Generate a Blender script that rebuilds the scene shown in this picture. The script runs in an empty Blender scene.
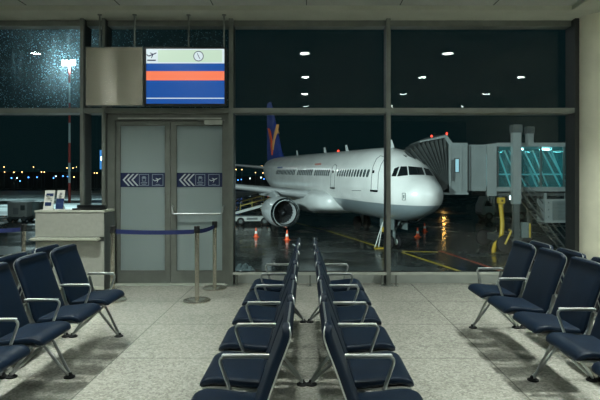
import bpy, bmesh, math, random
from mathutils import Vector, Matrix
from mathutils.bvhtree import BVHTree
random.seed(7)
C = bpy.context.scene.collection
PI = math.pi
F, CX, CY, EYE = 520.0, 306.5, 182.0, 1.45

def at(px, py, d):
    """world point seen at photo pixel (px,py) when it stands d metres in front of the lens"""
    return Vector(((px - CX) / F * d, d, EYE - (py - CY) / F * d))

# ------------------------------------------------------------------ materials
def mat(name, col, rough=0.5, metal=0.0, spec=0.5, noise=0.0, nscale=20.0, bump=0.0, bscale=80.0, emit=None, estr=0.0, coat=0.0, aniso=0.0):
    m = bpy.data.materials.new(name); m.use_nodes = True
    nt = m.node_tree; b = nt.nodes['Principled BSDF']
    b.inputs['Base Color'].default_value = (*col, 1)
    b.inputs['Roughness'].default_value = rough
    b.inputs['Metallic'].default_value = metal
    b.inputs['Specular IOR Level'].default_value = spec
    b.inputs['Coat Weight'].default_value = coat
    b.inputs['Anisotropic'].default_value = aniso
    if emit:
        b.inputs['Emission Color'].default_value = (*emit, 1)
        b.inputs['Emission Strength'].default_value = estr
    tc = nt.nodes.new('ShaderNodeTexCoord')
    if noise:
        n = nt.nodes.new('ShaderNodeTexNoise'); n.inputs['Scale'].default_value = nscale; n.inputs['Detail'].default_value = 6
        nt.links.new(tc.outputs['Object'], n.inputs['Vector'])
        mr = nt.nodes.new('ShaderNodeMapRange'); mr.inputs[1].default_value = .3; mr.inputs[2].default_value = .7
        mr.inputs[3].default_value = 1 - noise; mr.inputs[4].default_value = 1 + noise
        nt.links.new(n.outputs['Fac'], mr.inputs[0])
        mx = nt.nodes.new('ShaderNodeVectorMath'); mx.operation = 'SCALE'; mx.inputs[0].default_value = col
        nt.links.new(mr.outputs[0], mx.inputs['Scale']); nt.links.new(mx.outputs[0], b.inputs['Base Color'])
    if bump:
        n2 = nt.nodes.new('ShaderNodeTexNoise'); n2.inputs['Scale'].default_value = bscale
        nt.links.new(tc.outputs['Object'], n2.inputs['Vector'])
        bp = nt.nodes.new('ShaderNodeBump'); bp.inputs['Strength'].default_value = bump; bp.inputs['Distance'].default_value = .01
        nt.links.new(n2.outputs['Fac'], bp.inputs['Height']); nt.links.new(bp.outputs[0], b.inputs['Normal'])
    return m

class G:                                            # tiny node-graph helper
    def __init__(s, name):
        s.m = bpy.data.materials.new(name); s.m.use_nodes = True; s.nt = s.m.node_tree
        s.nt.nodes.clear(); s.out = s.nt.nodes.new('ShaderNodeOutputMaterial')
    def n(s, t, **k):
        n = s.nt.nodes.new('ShaderNode' + t)
        for a, v in k.items(): setattr(n, a, v)
        return n
    def l(s, a, b): s.nt.links.new(a, b)
    def math(s, op, a, b=None, c=None):
        n = s.n('Math', operation=op)
        for i, v in enumerate((a, b, c)):
            if v is None: continue
            if isinstance(v, (int, float)): n.inputs[i].default_value = v
            else: s.l(v, n.inputs[i])
        return n.outputs[0]

def floor_mat():
    g = G('terrazzo'); b = g.n('BsdfPrincipled'); g.l(b.outputs[0], g.out.inputs[0])
    tc = g.n('TexCoord')
    v = g.n('TexVoronoi'); v.inputs['Scale'].default_value = 58; g.l(tc.outputs['Object'], v.inputs['Vector'])
    n = g.n('TexNoise'); n.inputs['Scale'].default_value = 80; n.inputs['Detail'].default_value = 4; g.l(tc.outputs['Object'], n.inputs['Vector'])
    n2 = g.n('TexNoise'); n2.inputs['Scale'].default_value = 1.3; n2.inputs['Detail'].default_value = 5; g.l(tc.outputs['Object'], n2.inputs['Vector'])
    sep = g.n('SeparateColor'); g.l(v.outputs['Color'], sep.inputs[0])
    chips = g.math('ADD', g.math('MULTIPLY', sep.outputs[0], .20), .10)
    f = g.math('ADD', chips, g.math('MULTIPLY', n.outputs['Fac'], .36))
    f = g.math('ADD', f, g.math('MULTIPLY', n2.outputs['Fac'], .18))
    cr = g.n('ValToRGB'); g.l(f, cr.inputs[0])
    cr.color_ramp.elements[0].position = .22; cr.color_ramp.elements[0].color = (.13, .13, .115, 1)
    cr.color_ramp.elements[1].position = .75; cr.color_ramp.elements[1].color = (.58, .57, .51, 1)
    # tile joints, a grid of real grout lines
    sx = g.n('SeparateXYZ'); g.l(tc.outputs['Object'], sx.inputs[0])
    def joint(c, period, off, w):
        t = g.math('FRACT', g.math('DIVIDE', g.math('ADD', c, off), period))
        t = g.math('ABSOLUTE', g.math('SUBTRACT', t, .5))
        return g.math('GREATER_THAN', t, .5 - w / period)
    j = g.math('MAXIMUM', joint(sx.outputs[0], 1.02, 1.57 + 10.2, .006), joint(sx.outputs[1], 1.02, 10.0, .006))
    mx = g.n('Mix', data_type='RGBA'); g.l(g.math('MULTIPLY', j, .6), mx.inputs[0]); g.l(cr.outputs[0], mx.inputs[6]); mx.inputs[7].default_value = (.07, .075, .065, 1)
    g.l(mx.outputs[2], b.inputs['Base Color'])
    r = g.math('ADD', g.math('MULTIPLY', n2.outputs['Fac'], .14), .12); g.l(r, b.inputs['Roughness'])
    b.inputs['Specular IOR Level'].default_value = .5
    return g.m

def pane_mat(name, drops, film, streak):
    """window glass with rain on its outer face: clear, mirror-like at grazing angles, drops scatter light"""
    g = G(name); tc = g.n('TexCoord')
    lw = g.n('LayerWeight'); lw.inputs[0].default_value = .5
    fr = g.math('ADD', g.math('MULTIPLY', g.math('POWER', lw.outputs['Facing'], 5.0), .9), .024)
    tr = g.n('BsdfTransparent'); tr.inputs[0].default_value = (.93, .975, .965, 1)
    gl = g.n('BsdfGlossy'); gl.inputs['Roughness'].default_value = .004
    m1 = g.n('MixShader'); g.l(fr, m1.inputs[0]); g.l(tr.outputs[0], m1.inputs[1]); g.l(gl.outputs[0], m1.inputs[2])
    v = g.n('TexVoronoi'); v.inputs['Scale'].default_value = 58; g.l(tc.outputs['Object'], v.inputs['Vector'])
    sc = g.n('SeparateColor'); g.l(v.outputs['Color'], sc.inputs[0])
    rad = g.math('MULTIPLY', g.math('SUBTRACT', sc.outputs[0], 1 - drops), .9)
    dm = g.math('LESS_THAN', v.outputs['Distance'], rad)
    nz = g.n('TexNoise'); nz.inputs['Scale'].default_value = 2.3; nz.inputs['Detail'].default_value = 3; g.l(tc.outputs['Object'], nz.inputs['Vector'])
    dm = g.math('MULTIPLY', dm, g.math('MULTIPLY', nz.outputs['Fac'], 1.3))
    mp = g.n('Mapping'); mp.inputs['Scale'].default_value = (30, 30, 1.5); g.l(tc.outputs['Object'], mp.inputs[0])
    st = g.n('TexNoise'); st.inputs['Scale'].default_value = 1; st.inputs['Detail'].default_value = 5; g.l(mp.outputs[0], st.inputs['Vector'])
    sm = g.math('MULTIPLY', g.math('GREATER_THAN', st.outputs['Fac'], .6), streak)
    fm = g.math('ADD', g.math('MULTIPLY', nz.outputs['Fac'], film), sm)
    tl = g.n('BsdfTranslucent'); tl.inputs[0].default_value = (.7, .95, 1, 1)
    rf = g.n('BsdfRefraction'); rf.inputs['Color'].default_value = (.48, .84, .95, 1); rf.inputs['Roughness'].default_value = 1.0; rf.inputs['IOR'].default_value = 1.06
    m2 = g.n('MixShader'); g.l(g.math('MINIMUM', g.math('ADD', g.math('MULTIPLY', dm, 1.0), fm), .9), m2.inputs[0]); g.l(m1.outputs[0], m2.inputs[1]); g.l(rf.outputs[0], m2.inputs[2])
    m3 = g.n('MixShader'); g.l(g.math('MULTIPLY', dm, .22), m3.inputs[0])
    g.l(m2.outputs[0], m3.inputs[1]); g.l(tl.outputs[0], m3.inputs[2])
    g.l(m3.outputs[0], g.out.inputs[0])
    return g.m

def clear_glass(name, tint, refl=.04, film=0.0):
    g = G(name); lw = g.n('LayerWeight'); lw.inputs[0].default_value = .5
    fr = g.math('ADD', g.math('MULTIPLY', g.math('POWER', lw.outputs['Facing'], 5.0), .9), refl)
    tr = g.n('BsdfTransparent'); tr.inputs[0].default_value = (*tint, 1)
    gl = g.n('BsdfGlossy'); gl.inputs['Roughness'].default_value = .02
    m1 = g.n('MixShader'); g.l(fr, m1.inputs[0]); g.l(tr.outputs[0], m1.inputs[1]); g.l(gl.outputs[0], m1.inputs[2])
    if film:
        d1 = g.n('BsdfDiffuse'); d1.inputs[0].default_value = (.16, .62, .68, 1); t1 = g.n('BsdfTranslucent'); t1.inputs[0].default_value = (.16, .62, .68, 1)
        m3 = g.n('MixShader'); g.l(d1.outputs[0], m3.inputs[1]); g.l(t1.outputs[0], m3.inputs[2]); m3.inputs[0].default_value = .6
        m2 = g.n('MixShader'); m2.inputs[0].default_value = film; g.l(m1.outputs[0], m2.inputs[1]); g.l(m3.outputs[0], m2.inputs[2]); m1 = m2
    g.l(m1.outputs[0], g.out.inputs[0]); return g.m

def frosted_mat():
    g = G('frosted_glass'); d = g.n('BsdfPrincipled'); d.inputs['Base Color'].default_value = (.42, .50, .50, 1); d.inputs['Roughness'].default_value = .32
    t = g.n('BsdfTranslucent'); t.inputs[0].default_value = (.55, .72, .80, 1)
    m = g.n('MixShader'); m.inputs[0].default_value = .35
    g.l(d.outputs[0], m.inputs[1]); g.l(t.outputs[0], m.inputs[2]); g.l(m.outputs[0], g.out.inputs[0]); return g.m

def apron_mat():
    g = G('wet_asphalt'); b = g.n('BsdfPrincipled'); g.l(b.outputs[0], g.out.inputs[0])
    tc = g.n('TexCoord')
    n = g.n('TexNoise'); n.inputs['Scale'].default_value = .22; n.inputs['Detail'].default_value = 8; n.inputs['Roughness'].default_value = .62; g.l(tc.outputs['Object'], n.inputs['Vector'])
    n3 = g.n('TexNoise'); n3.inputs['Scale'].default_value = 3.5; n3.inputs['Detail'].default_value = 4; g.l(tc.outputs['Object'], n3.inputs['Vector'])
    cr = g.n('ValToRGB'); g.l(n.outputs['Fac'], cr.inputs[0])
    cr.color_ramp.elements[0].position = .35; cr.color_ramp.elements[0].color = (.010, .013, .013, 1)
    cr.color_ramp.elements[1].position = .68; cr.color_ramp.elements[1].color = (.045, .055, .055, 1)
    # joints of the concrete slabs
    g.l(cr.outputs[0], b.inputs['Base Color'])
    rr = g.n('MapRange'); g.l(n.outputs['Fac'], rr.inputs[0]); rr.inputs[1].default_value = .4; rr.inputs[2].default_value = .62; rr.inputs[3].default_value = .06; rr.inputs[4].default_value = .34
    g.l(rr.outputs[0], b.inputs['Roughness'])
    bp = g.n('Bump'); bp.inputs['Strength'].default_value = .25; bp.inputs['Distance'].default_value = .03; g.l(n3.outputs['Fac'], bp.inputs['Height']); g.l(bp.outputs[0], b.inputs['Normal'])
    return g.m

def hull_mat():
    g = G('aircraft_paint'); b = g.n('BsdfPrincipled'); g.l(b.outputs[0], g.out.inputs[0]); tc = g.n('TexCoord')
    s = g.n('SeparateXYZ'); g.l(tc.outputs['Object'], s.inputs[0])
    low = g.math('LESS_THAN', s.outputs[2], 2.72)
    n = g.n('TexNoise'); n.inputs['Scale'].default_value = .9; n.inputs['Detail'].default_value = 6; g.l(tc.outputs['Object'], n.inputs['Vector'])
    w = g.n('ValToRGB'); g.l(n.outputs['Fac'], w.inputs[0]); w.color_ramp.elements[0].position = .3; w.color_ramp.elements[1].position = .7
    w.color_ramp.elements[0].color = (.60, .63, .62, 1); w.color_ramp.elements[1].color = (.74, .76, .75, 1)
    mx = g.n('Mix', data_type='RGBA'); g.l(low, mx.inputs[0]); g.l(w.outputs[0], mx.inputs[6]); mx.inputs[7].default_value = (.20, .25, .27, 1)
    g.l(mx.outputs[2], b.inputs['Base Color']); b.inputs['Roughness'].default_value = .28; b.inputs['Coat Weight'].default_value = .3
    return g.m

M = {}
M['floor'] = floor_mat()
M['ceiling'] = mat('ceiling_panel', (.38, .40, .37), .6, noise=.05, nscale=2)
M['soffit'] = mat('soffit_paint', (.46, .48, .41), .6, noise=.06, nscale=3)
M['wall'] = mat('painted_wall', (.72, .71, .58), .7, noise=.06, nscale=4, bump=.1)
M['hall'] = mat('hall_back_wall', (.14, .135, .11), .7, noise=.15, nscale=.6)
M['wall_dark'] = mat('dark_wall', (.05, .06, .06), .7, noise=.2, nscale=1.5)
M['alu'] = mat('anodised_frame', (.165, .18, .165), .42, .2, noise=.12, nscale=6)
M['alu_light'] = mat('light_frame', (.50, .53, .49), .4, .2, noise=.08, nscale=9)
M['alu_dark'] = mat('dark_frame', (.022, .027, .027), .5, 0, noise=.15, nscale=6)
M['kick'] = mat('kick_panel', (.36, .39, .37), .35, .1, noise=.1, nscale=5)
M['steel'] = mat('brushed_steel', (.56, .54, .47), .24, .95, noise=.1, nscale=30, aniso=.5)
M['panel_steel'] = mat('sheet_steel', (.80, .75, .64), .24, 1.0, noise=.06, nscale=3, aniso=.97)
M['panel_steel'].node_tree.nodes['Principled BSDF'].inputs['Anisotropic Rotation'].default_value = 0.25
M['chrome'] = mat('polished_aluminium', (.46, .50, .50), .30, .85, noise=.05, nscale=20)
M['armpad'] = mat('arm_pad_metal', (.78, .82, .82), .42, .3, noise=.04)
M['legmetal'] = mat('leg_aluminium', (.40, .43, .43), .3, 1.0, noise=.08, nscale=20)
M['navy'] = mat('navy_leather', (.0024, .0105, .026), .45, 0, .25, noise=.18, nscale=14, bump=.08, bscale=220)
M['rim'] = mat('back_rim', (.55, .58, .58), .3, .9, noise=.05)
M['rubber'] = mat('black_rubber', (.008, .009, .010), .6, 0, .15, noise=.2)
M['black'] = mat('black_plastic', (.010, .012, .013), .4, noise=.2)
M['frost'] = frosted_mat()
M['sticker'] = mat('navy_sticker', (.008, .020, .075), .4, noise=.08)
M['white'] = mat('white_print', (.62, .68, .70), .5, noise=.04)
M['greyprint'] = mat('grey_print', (.28, .34, .42), .5, noise=.04)
M['belt'] = mat('navy_webbing', (.010, .022, .12), .6, noise=.15, nscale=90)
M['counter'] = mat('counter_laminate', (.40, .41, .37), .5, noise=.06, nscale=20)
M['counter_top'] = mat('counter_edge', (.58, .60, .52), .4, noise=.05, nscale=20)
M['counter_dark'] = mat('counter_side', (.075, .085, .085), .5, noise=.1)
M['paper'] = mat('paper', (.80, .80, .76), .6, noise=.03)
M['ink'] = mat('blue_ink', (.012, .035, .13), .5, noise=.1)
M['ink2'] = mat('grey_ink', (.25, .27, .28), .5, noise=.1)
M['apron'] = apron_mat()
M['yellow_line'] = mat('yellow_line_paint', (.42, .33, .03), .35, noise=.35, nscale=2.5)
M['red_line'] = mat('red_line_paint', (.25, .04, .02), .35, noise=.4, nscale=2)
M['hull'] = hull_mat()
M['hullgrey'] = mat('aircraft_grey', (.36, .40, .41), .35, noise=.08, nscale=1)
M['wingwhite'] = mat('wing_paint', (.42, .45, .46), .35, noise=.08, nscale=1)
M['fairing'] = mat('fairing_paint', (.58, .62, .62), .3, noise=.06, nscale=1)
M['nacelle'] = mat('nacelle_paint', (.52, .56, .57), .28, noise=.06, nscale=1)
M['lip'] = mat('intake_lip', (.72, .76, .77), .16, 1.0, noise=.05)
M['intake'] = mat('intake_liner', (.05, .055, .06), .5, noise=.1)
M['fan'] = mat('fan_blade', (.02, .022, .025), .35, .6, noise=.15)
M['finblue'] = mat('tail_blue', (.006, .040, .27), .55, 0, .25, noise=.08, nscale=.8)
M['emblem'] = mat('emblem_orange', (.75, .10, .03), .4, noise=.08)
M['emblem2'] = mat('emblem_gold', (.70, .34, .12), .4, noise=.08)
M['cockpit'] = mat('cockpit_glass', (.008, .012, .014), .06, 0, .8, noise=.1)
M['line'] = mat('door_seam', (.14, .17, .17), .5, noise=.1)
M['cabinwin'] = mat('cabin_window', (.06, .085, .09), .12, noise=.1)
M['bridge'] = mat('bridge_cladding', (.13, .16, .16), .5, noise=.1, nscale=2)
M['bridge_light'] = mat('bridge_frame', (.15, .18, .18), .45, noise=.08, nscale=2)
M['bridge_dark'] = mat('bridge_steel', (.035, .045, .045), .5, noise=.2, nscale=3)
M['bellows'] = mat('bellows_fabric', (.020, .025, .025), .65, noise=.2, nscale=4)
M['truss'] = mat('truss_paint', (.55, .62, .62), .4, noise=.06)
M['tglass'] = clear_glass('tunnel_glass', (.62, .88, .90), .05, .09)
M['tube'] = mat('tube_lamp', (.9, .9, .9), .5, emit=(.72, 1, 1), estr=28)
M['redlamp'] = mat('red_lamp', (.8, .05, .03), .4, emit=(1, .06, .03), estr=2.2)
M['yellow'] = mat('yellow_paint', (.36, .25, .02), .4, noise=.12, nscale=3)
M['paleyellow'] = mat('pale_yellow_rail', (.45, .38, .10), .45, noise=.12, nscale=3)
M['vwhite'] = mat('vehicle_white', (.55, .60, .58), .35, noise=.08, nscale=2)
M['vgrey'] = mat('vehicle_grey', (.10, .13, .13), .45, noise=.1, nscale=2)
M['orange'] = mat('cone_orange', (.85, .10, .015), .4, noise=.1, emit=None)
M['conewhite'] = mat('cone_band', (.80, .80, .78), .35, noise=.05)
M['mast_red'] = mat('mast_red', (.50, .06, .05), .5, noise=.1)
M['mast_white'] = mat('mast_white', (.62, .66, .66), .5, noise=.1)
M['floodlamp'] = mat('flood_lens', (.9, .9, .9), .5, emit=(.88, .98, 1), estr=650)
M['downlens'] = mat('downlight_lens', (.9, .9, .9), .5, emit=(.90, 1.0, .93), estr=90)
M['lamp_o'] = mat('sodium_lamp', (.9, .5, .2), .5, emit=(1, .50, .18), estr=9)
M['lamp_b'] = mat('blue_lamp', (.1, .3, .9), .5, emit=(.07, .26, 1), estr=8)
M['lamp_w'] = mat('white_lamp', (.9, .9, .9), .5, emit=(.75, .95, 1), estr=7)
M['lamp_r'] = mat('red_lamp_far', (.9, .1, .1), .5, emit=(1, .15, .06), estr=6)
M['far'] = mat('far_building', (.020, .026, .027), .8, noise=.3, nscale=.1)
M['tarp'] = mat('black_sheeting', (.03, .04, .042), .16, noise=.3, nscale=4)
def screen(name, col, s=1.0): return mat(name, (.01, .01, .01), .25, emit=col, estr=s)
M['s_blue'] = screen('screen_blue', (.003, .075, .36), .95)
M['s_orange'] = screen('screen_orange', (.98, .22, .10), .95)
M['s_green'] = screen('screen_pale_green', (.62, .82, .64), .9)
M['s_white'] = screen('screen_white', (.72, .85, .88), .95)
M['s_ink'] = screen('screen_navy', (.005, .02, .10), .6)

# ------------------------------------------------------------------ mesh helpers
class MB:
    def __init__(s): s.bm = bmesh.new()
    def box(s, lo, hi, rot=None, piv=None):
        lo, hi = Vector(lo), Vector(hi)
        vs = [s.bm.verts.new((x, y, z)) for x in (lo.x, hi.x) for y in (lo.y, hi.y) for z in (lo.z, hi.z)]
        for f in ((0, 1, 3, 2), (4, 6, 7, 5), (0, 4, 5, 1), (2, 3, 7, 6), (0, 2, 6, 4), (1, 5, 7, 3)):
            s.bm.faces.new([vs[i] for i in f])
        if rot:
            bmesh.ops.transform(s.bm, matrix=Matrix.Translation(Vector(piv)) @ rot @ Matrix.Translation(-Vector(piv)), verts=vs)
        return s
    def bar(s, a, b, w, h, up=(0, 0, 1)):
        """rectangular bar from a to b"""
        a, b = Vector(a), Vector(b); d = (b - a).normalized(); up = Vector(up)
        if abs(d.dot(up)) > .98: up = Vector((0, 1, 0))
        x = d.cross(up).normalized(); z = x.cross(d).normalized()
        vs = [s.bm.verts.new(p + x * (i * w / 2) + z * (j * h / 2)) for p in (a, b) for i, j in ((-1, -1), (1, -1), (1, 1), (-1, 1))]
        for f in ((0, 1, 2, 3), (7, 6, 5, 4), (0, 4, 5, 1), (1, 5, 6, 2), (2, 6, 7, 3), (3, 7, 4, 0)):
            s.bm.faces.new([vs[i] for i in f])
        return s
    def tube(s, pts, r, seg=10, flat=1.0, closed=False, up=(0, 1, 0)):
        pts = [Vector(p) for p in pts]; rings = []; n = len(pts)
        for i, p in enumerate(pts):
            if closed: d = (pts[(i + 1) % n] - pts[i - 1])
            else: d = (pts[min(i + 1, n - 1)] - pts[max(i - 1, 0)])
            d.normalize(); u = Vector(up)
            if abs(d.dot(u)) > .97: u = Vector((1, 0, 0))
            x = d.cross(u).normalized(); y = x.cross(d).normalized()
            rr = r[i] if isinstance(r, (list, tuple)) else r
            rings.append([s.bm.verts.new(p + x * math.cos(2 * PI * k / seg) * rr + y * math.sin(2 * PI * k / seg) * rr * flat) for k in range(seg)])
        m = n if closed else n - 1
        for i in range(m):
            A, B = rings[i], rings[(i + 1) % n]
            for k in range(seg): s.bm.faces.new((A[k], A[(k + 1) % seg], B[(k + 1) % seg], B[k]))
        if not closed:
            s.bm.faces.new(rings[0][::-1]); s.bm.faces.new(rings[-1])
        return s
    def lathe(s, prof, seg=24, c=(0, 0, 0), axis='z', cap=True):
        c = Vector(c); rings = []
        for r, h in prof:
            ring = []
            for k in range(seg):
                a = 2 * PI * k / seg; u, v = math.cos(a) * r, math.sin(a) * r
                p = Vector((u, v, h)) if axis == 'z' else (Vector((h, u, v)) if axis == 'x' else Vector((u, h, v)))
                ring.append(s.bm.verts.new(c + p))
            rings.append(ring)
        for A, B in zip(rings, rings[1:]):
            for k in range(seg): s.bm.faces.new((A[k], A[(k + 1) % seg], B[(k + 1) % seg], B[k]))
        if cap and prof[0][0] > 1e-6: s.bm.faces.new(rings[0][::-1])
        if cap and prof[-1][0] > 1e-6: s.bm.faces.new(rings[-1])
        return s
    def prism(s, poly, vec):
        """extrude a 3D polygon along vec"""
        a = [s.bm.verts.new(Vector(p)) for p in poly]; b = [s.bm.verts.new(Vector(p) + Vector(vec)) for p in poly]
        s.bm.faces.new(a[::-1]); s.bm.faces.new(b); n = len(a)
        for i in range(n): s.bm.faces.new((a[i], a[(i + 1) % n], b[(i + 1) % n], b[i]))
        return s
    def loft(s, rings, cap=True, closed=True):
        R = [[s.bm.verts.new(Vector(p)) for p in r] for r in rings]; n = len(R[0])
        for A, B in zip(R, R[1:]):
            for k in range(n if closed else n - 1): s.bm.faces.new((A[k], A[(k + 1) % n], B[(k + 1) % n], B[k]))
        if cap: s.bm.faces.new(R[0][::-1]); s.bm.faces.new(R[-1])
        return s
    def mesh(s, name, m, smooth=False, bevel=0.0, merge=True):
        if merge: bmesh.ops.remove_doubles(s.bm, verts=s.bm.verts, dist=1e-5)
        if bevel:
            es = [e for e in s.bm.edges if len(e.link_faces) == 2 and e.calc_face_angle(0) > .6]
            bmesh.ops.bevel(s.bm, geom=es, offset=bevel, segments=2, affect='EDGES', clamp_overlap=True)
        bmesh.ops.recalc_face_normals(s.bm, faces=s.bm.faces)
        me = bpy.data.meshes.new(name); s.bm.to_mesh(me); s.bm.free()
        me.materials.append(m)
        if smooth:
            me.shade_smooth()
            me.set_sharp_from_angle(angle=math.radians(38))
        return me
    def build(s, name, m, parent=None, smooth=False, bevel=0.0):
        return link(name, s.mesh(name, m, smooth, bevel), parent)

def link(name, me, parent=None, loc=None):
    o = bpy.data.objects.new(name, me); C.objects.link(o)
    if parent: o.parent = parent
    if loc is not None: o.location = loc
    return o
def tag(o, label, cat, group=None):
    o['label'] = label; o['category'] = cat
    if group: o['group'] = group
    return o
def thing(name, label, cat, loc=(0, 0, 0), rz=0.0, group=None):
    o = bpy.data.objects.new(name, None); C.objects.link(o); o.location = loc; o.rotation_euler = (0, 0, rz); o.empty_display_size = .2
    return tag(o, label, cat, group)
def struct(o): o['kind'] = 'structure'; return o
def copy_tree(o, parent=None):
    c = o.copy(); C.objects.link(c)
    if parent: c.parent = parent
    for ch in list(o.children): copy_tree(ch, c)
    return c
def interp(pts, u):
    """Catmull-Rom through points, u in 0..1"""
    n = len(pts) - 1; t = min(max(u, 0), 1) * n; i = min(int(t), n - 1); t -= i
    p = [Vector(pts[min(max(k, 0), n)]) for k in (i - 1, i, i + 1, i + 2)]
    return .5 * ((2 * p[1]) + (p[2] - p[0]) * t + (2 * p[0] - 5 * p[1] + 4 * p[2] - p[3]) * t * t + (-p[0] + 3 * p[1] - 3 * p[2] + p[3]) * t ** 3)
def fillet(pts, r, n=6):
    pts = [Vector(p) for p in pts]; out = [pts[0]]
    for a, b, c in zip(pts, pts[1:], pts[2:]):
        d1 = (a - b); d2 = (c - b); rr = min(r, d1.length * .49, d2.length * .49)
        s, e = b + d1.normalized() * rr, b + d2.normalized() * rr
        for k in range(n + 1):
            t = k / n; out.append(s.lerp(b, t).lerp(b.lerp(e, t), t))
    out.append(pts[-1]); return out

# ------------------------------------------------------------------ the room shell
GY, MY = 7.50, 7.25            # glass plane, front face of the mullions
XL, XR, YB = -7.0, 6.2, -5.2
APRON = -2.55
b = MB(); b.box((XL, YB, -.12), (XR, 7.55, 0)); struct(b.build('floor', M['floor']))
b = MB(); b.box((XL, YB, 3.80), (XR, 7.0, 3.95)); ceil = struct(b.build('ceiling', M['ceiling']))
b = MB()
for x in [-6.2 + 1.24 * i for i in range(10)]: b.box((x - .006, YB, 3.795), (x + .006, 6.9, 3.802))
b.build('panel_joint', M['alu_dark'], ceil)
b = MB(); b.box((XL, YB - .15, 0), (XR, YB, 3.95)); struct(b.build('wall_back', M['hall']))
b = MB(); b.box((XL - .15, YB, 0), (XL, 7.6, 3.95)); struct(b.build('wall_left', M['wall_dark']))
b = MB(); b.box((XR, YB, 0), (XR + .15, 7.6, 3.95)); struct(b.build('wall_right', M['wall']))
# soffit band along the glass and along the right side
b = MB(); b.box((XL, 6.92, 3.735), (XR, 7.62, 3.95)); b.box((3.53, 4.6, 3.735), (XR, 6.92, 3.80)); struct(b.build('trim_1', M['soffit'], None, False, .006))
# roof slab over the hall
b = MB(); b.box((XL - .3, YB - .3, 3.96), (XR + .3, 8.3, 4.35)); struct(b.build('roof', M['wall_dark']))
# big rounded column right of the glass
b = MB(); pts = []
cx0, cx1, cy0, cy1, r = 3.805, 4.95, 6.95, 7.62, .30
for (qx, qy, a0) in ((cx0 + r, cy0 + r, PI), (cx1 - r, cy0 + r, 1.5 * PI)):
    for k in range(9):
        a = a0 + k / 8 * PI / 2; pts.append((qx + r * math.cos(a), qy + r * math.sin(a), 0))
pts += [(cx1, cy1, 0), (cx0, cy1, 0)]
b.prism(pts, (0, 0, 3.74)); struct(b.build('column', M['wall'], None, True))

n_trim = [1]
def trim(bm, m, bevel=.004):
    n_trim[0] += 1; return struct(bm.build('trim_%d' % n_trim[0], m, None, False, bevel))
# vertical mullions
for X, w in ((-5.6, .05), (-3.135, .05), (-2.835, .045), (-1.055, .06), (1.145, .06), (3.775, .06)):
    b = MB(); b.box((X - w / 2, MY, 0), (X + w / 2, MY + .06, 3.735)); t_ = trim(b, M['alu_dark'] if X > 3 else M['alu'])
    b = MB(); b.box((X - w / 2 + .004, MY + .06, 0), (X + w / 2 - .004, GY + .03, 3.735)); b.build('web', M['alu_dark'], t_)
# foot plates
b = MB()
for X in (-1.055, 1.145): b.box((X - .06, MY - .03, 0), (X + .06, MY + .1, .012))
trim(b, M['alu'], .002)
segs = [(-7.0, -5.625), (-5.575, -3.16), (-3.11, -2.858), (-2.812, -1.085), (-1.025, 1.115), (1.175, 3.745)]
# upper transom, head frame, rail and kick panel between the mullions
for i, (a, c) in enumerate(segs):
    b = MB(); b.box((a, MY + .01, 2.415), (c, GY + .03, 2.485)); trim(b, M['alu'])
    b = MB(); b.box((a, MY + .10, 3.655), (c, GY + .03, 3.735)); trim(b, M['alu'])
    if i != 3:
        b = MB(); b.box((a, MY - .03, .155), (c, MY + .01, .195)); trim(b, M['alu_light'], .008)
        b = MB(); b.box((a, GY - .03, .13), (c, GY + .03, .165)); trim(b, M['alu_dark'])
        b = MB(); b.box((a, GY - .045, 0), (c, GY - .005, .13)); trim(b, M['kick'])
for X in (-.97, .05, 1.05, 1.25, 2.4, 3.6):
    b = MB(); b.tube([(X, MY, .002), (X, MY, .152)], .011, 8); b.box((X - .03, MY - .025, 0), (X + .03, MY + .025, .008)); trim(b, M['alu'], 0)
# glass: lower and upper pane per bay
specs = {0: (.44, .05, .3), 1: (.44, .05, .32), 2: (.40, .05, .3), 3: (.38, .03, .3), 4: (.16, .006, .06), 5: (.07, .003, .02)}
pn = [0]
def pane(a, c, z0, z1, m):
    pn[0] += 1
    b = MB(); b.box((a, GY - .006, z0), (c, GY + .006, z1)); struct(b.build('window_%d' % pn[0], m))
for i, (a, c) in enumerate(segs):
    d, f, s = specs[i]
    up = pane_mat('rain_pane_upper_%d' % i, d, f, s * .25); lo = pane_mat('rain_pane_lower_%d' % i, d * .12, f * .06, s * .02)
    pane(a, c, 2.485, 3.655, up)
    if i != 3: pane(a, c, .165, 2.415, lo)

# ------------------------------------------------------------------ double door
DY = 7.43
b = MB(); b.box((-2.812, DY - .08, 2.325), (-1.085, DY + .09, 2.415)); b.box((-2.812, DY - .08, 0), (-2.715, DY + .09, 2.325)); b.box((-1.15, DY - .08, 0), (-1.085, DY + .09, 2.325))
trim(b, M['alu'])
b = MB(); b.box((-2.66, DY - .105, 2.338), (-1.20, DY - .08, 2.358)); trim(b, M['alu_light'], .003)
def chevrons(bm, x0, zc, h, y):
    for k in range(3):
        x = x0 + k * .062
        for sg in (-1, 1):
            bm.prism([(x, y, zc), (x + .026, y, zc), (x + .105, y, zc + sg * h), (x + .079, y, zc + sg * h)], (0, .002, 0))
def frame_loop(bm, x0, x1, z0, z1, w, y, t=.002):
    bm.box((x0, y, z0), (x1, y + t, z0 + w)); bm.box((x0, y, z1 - w), (x1, y + t, z1))
    bm.box((x0, y, z0 + w), (x0 + w, y + t, z1 - w)); bm.box((x1 - w, y, z0 + w), (x1, y + t, z1 - w))
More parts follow.
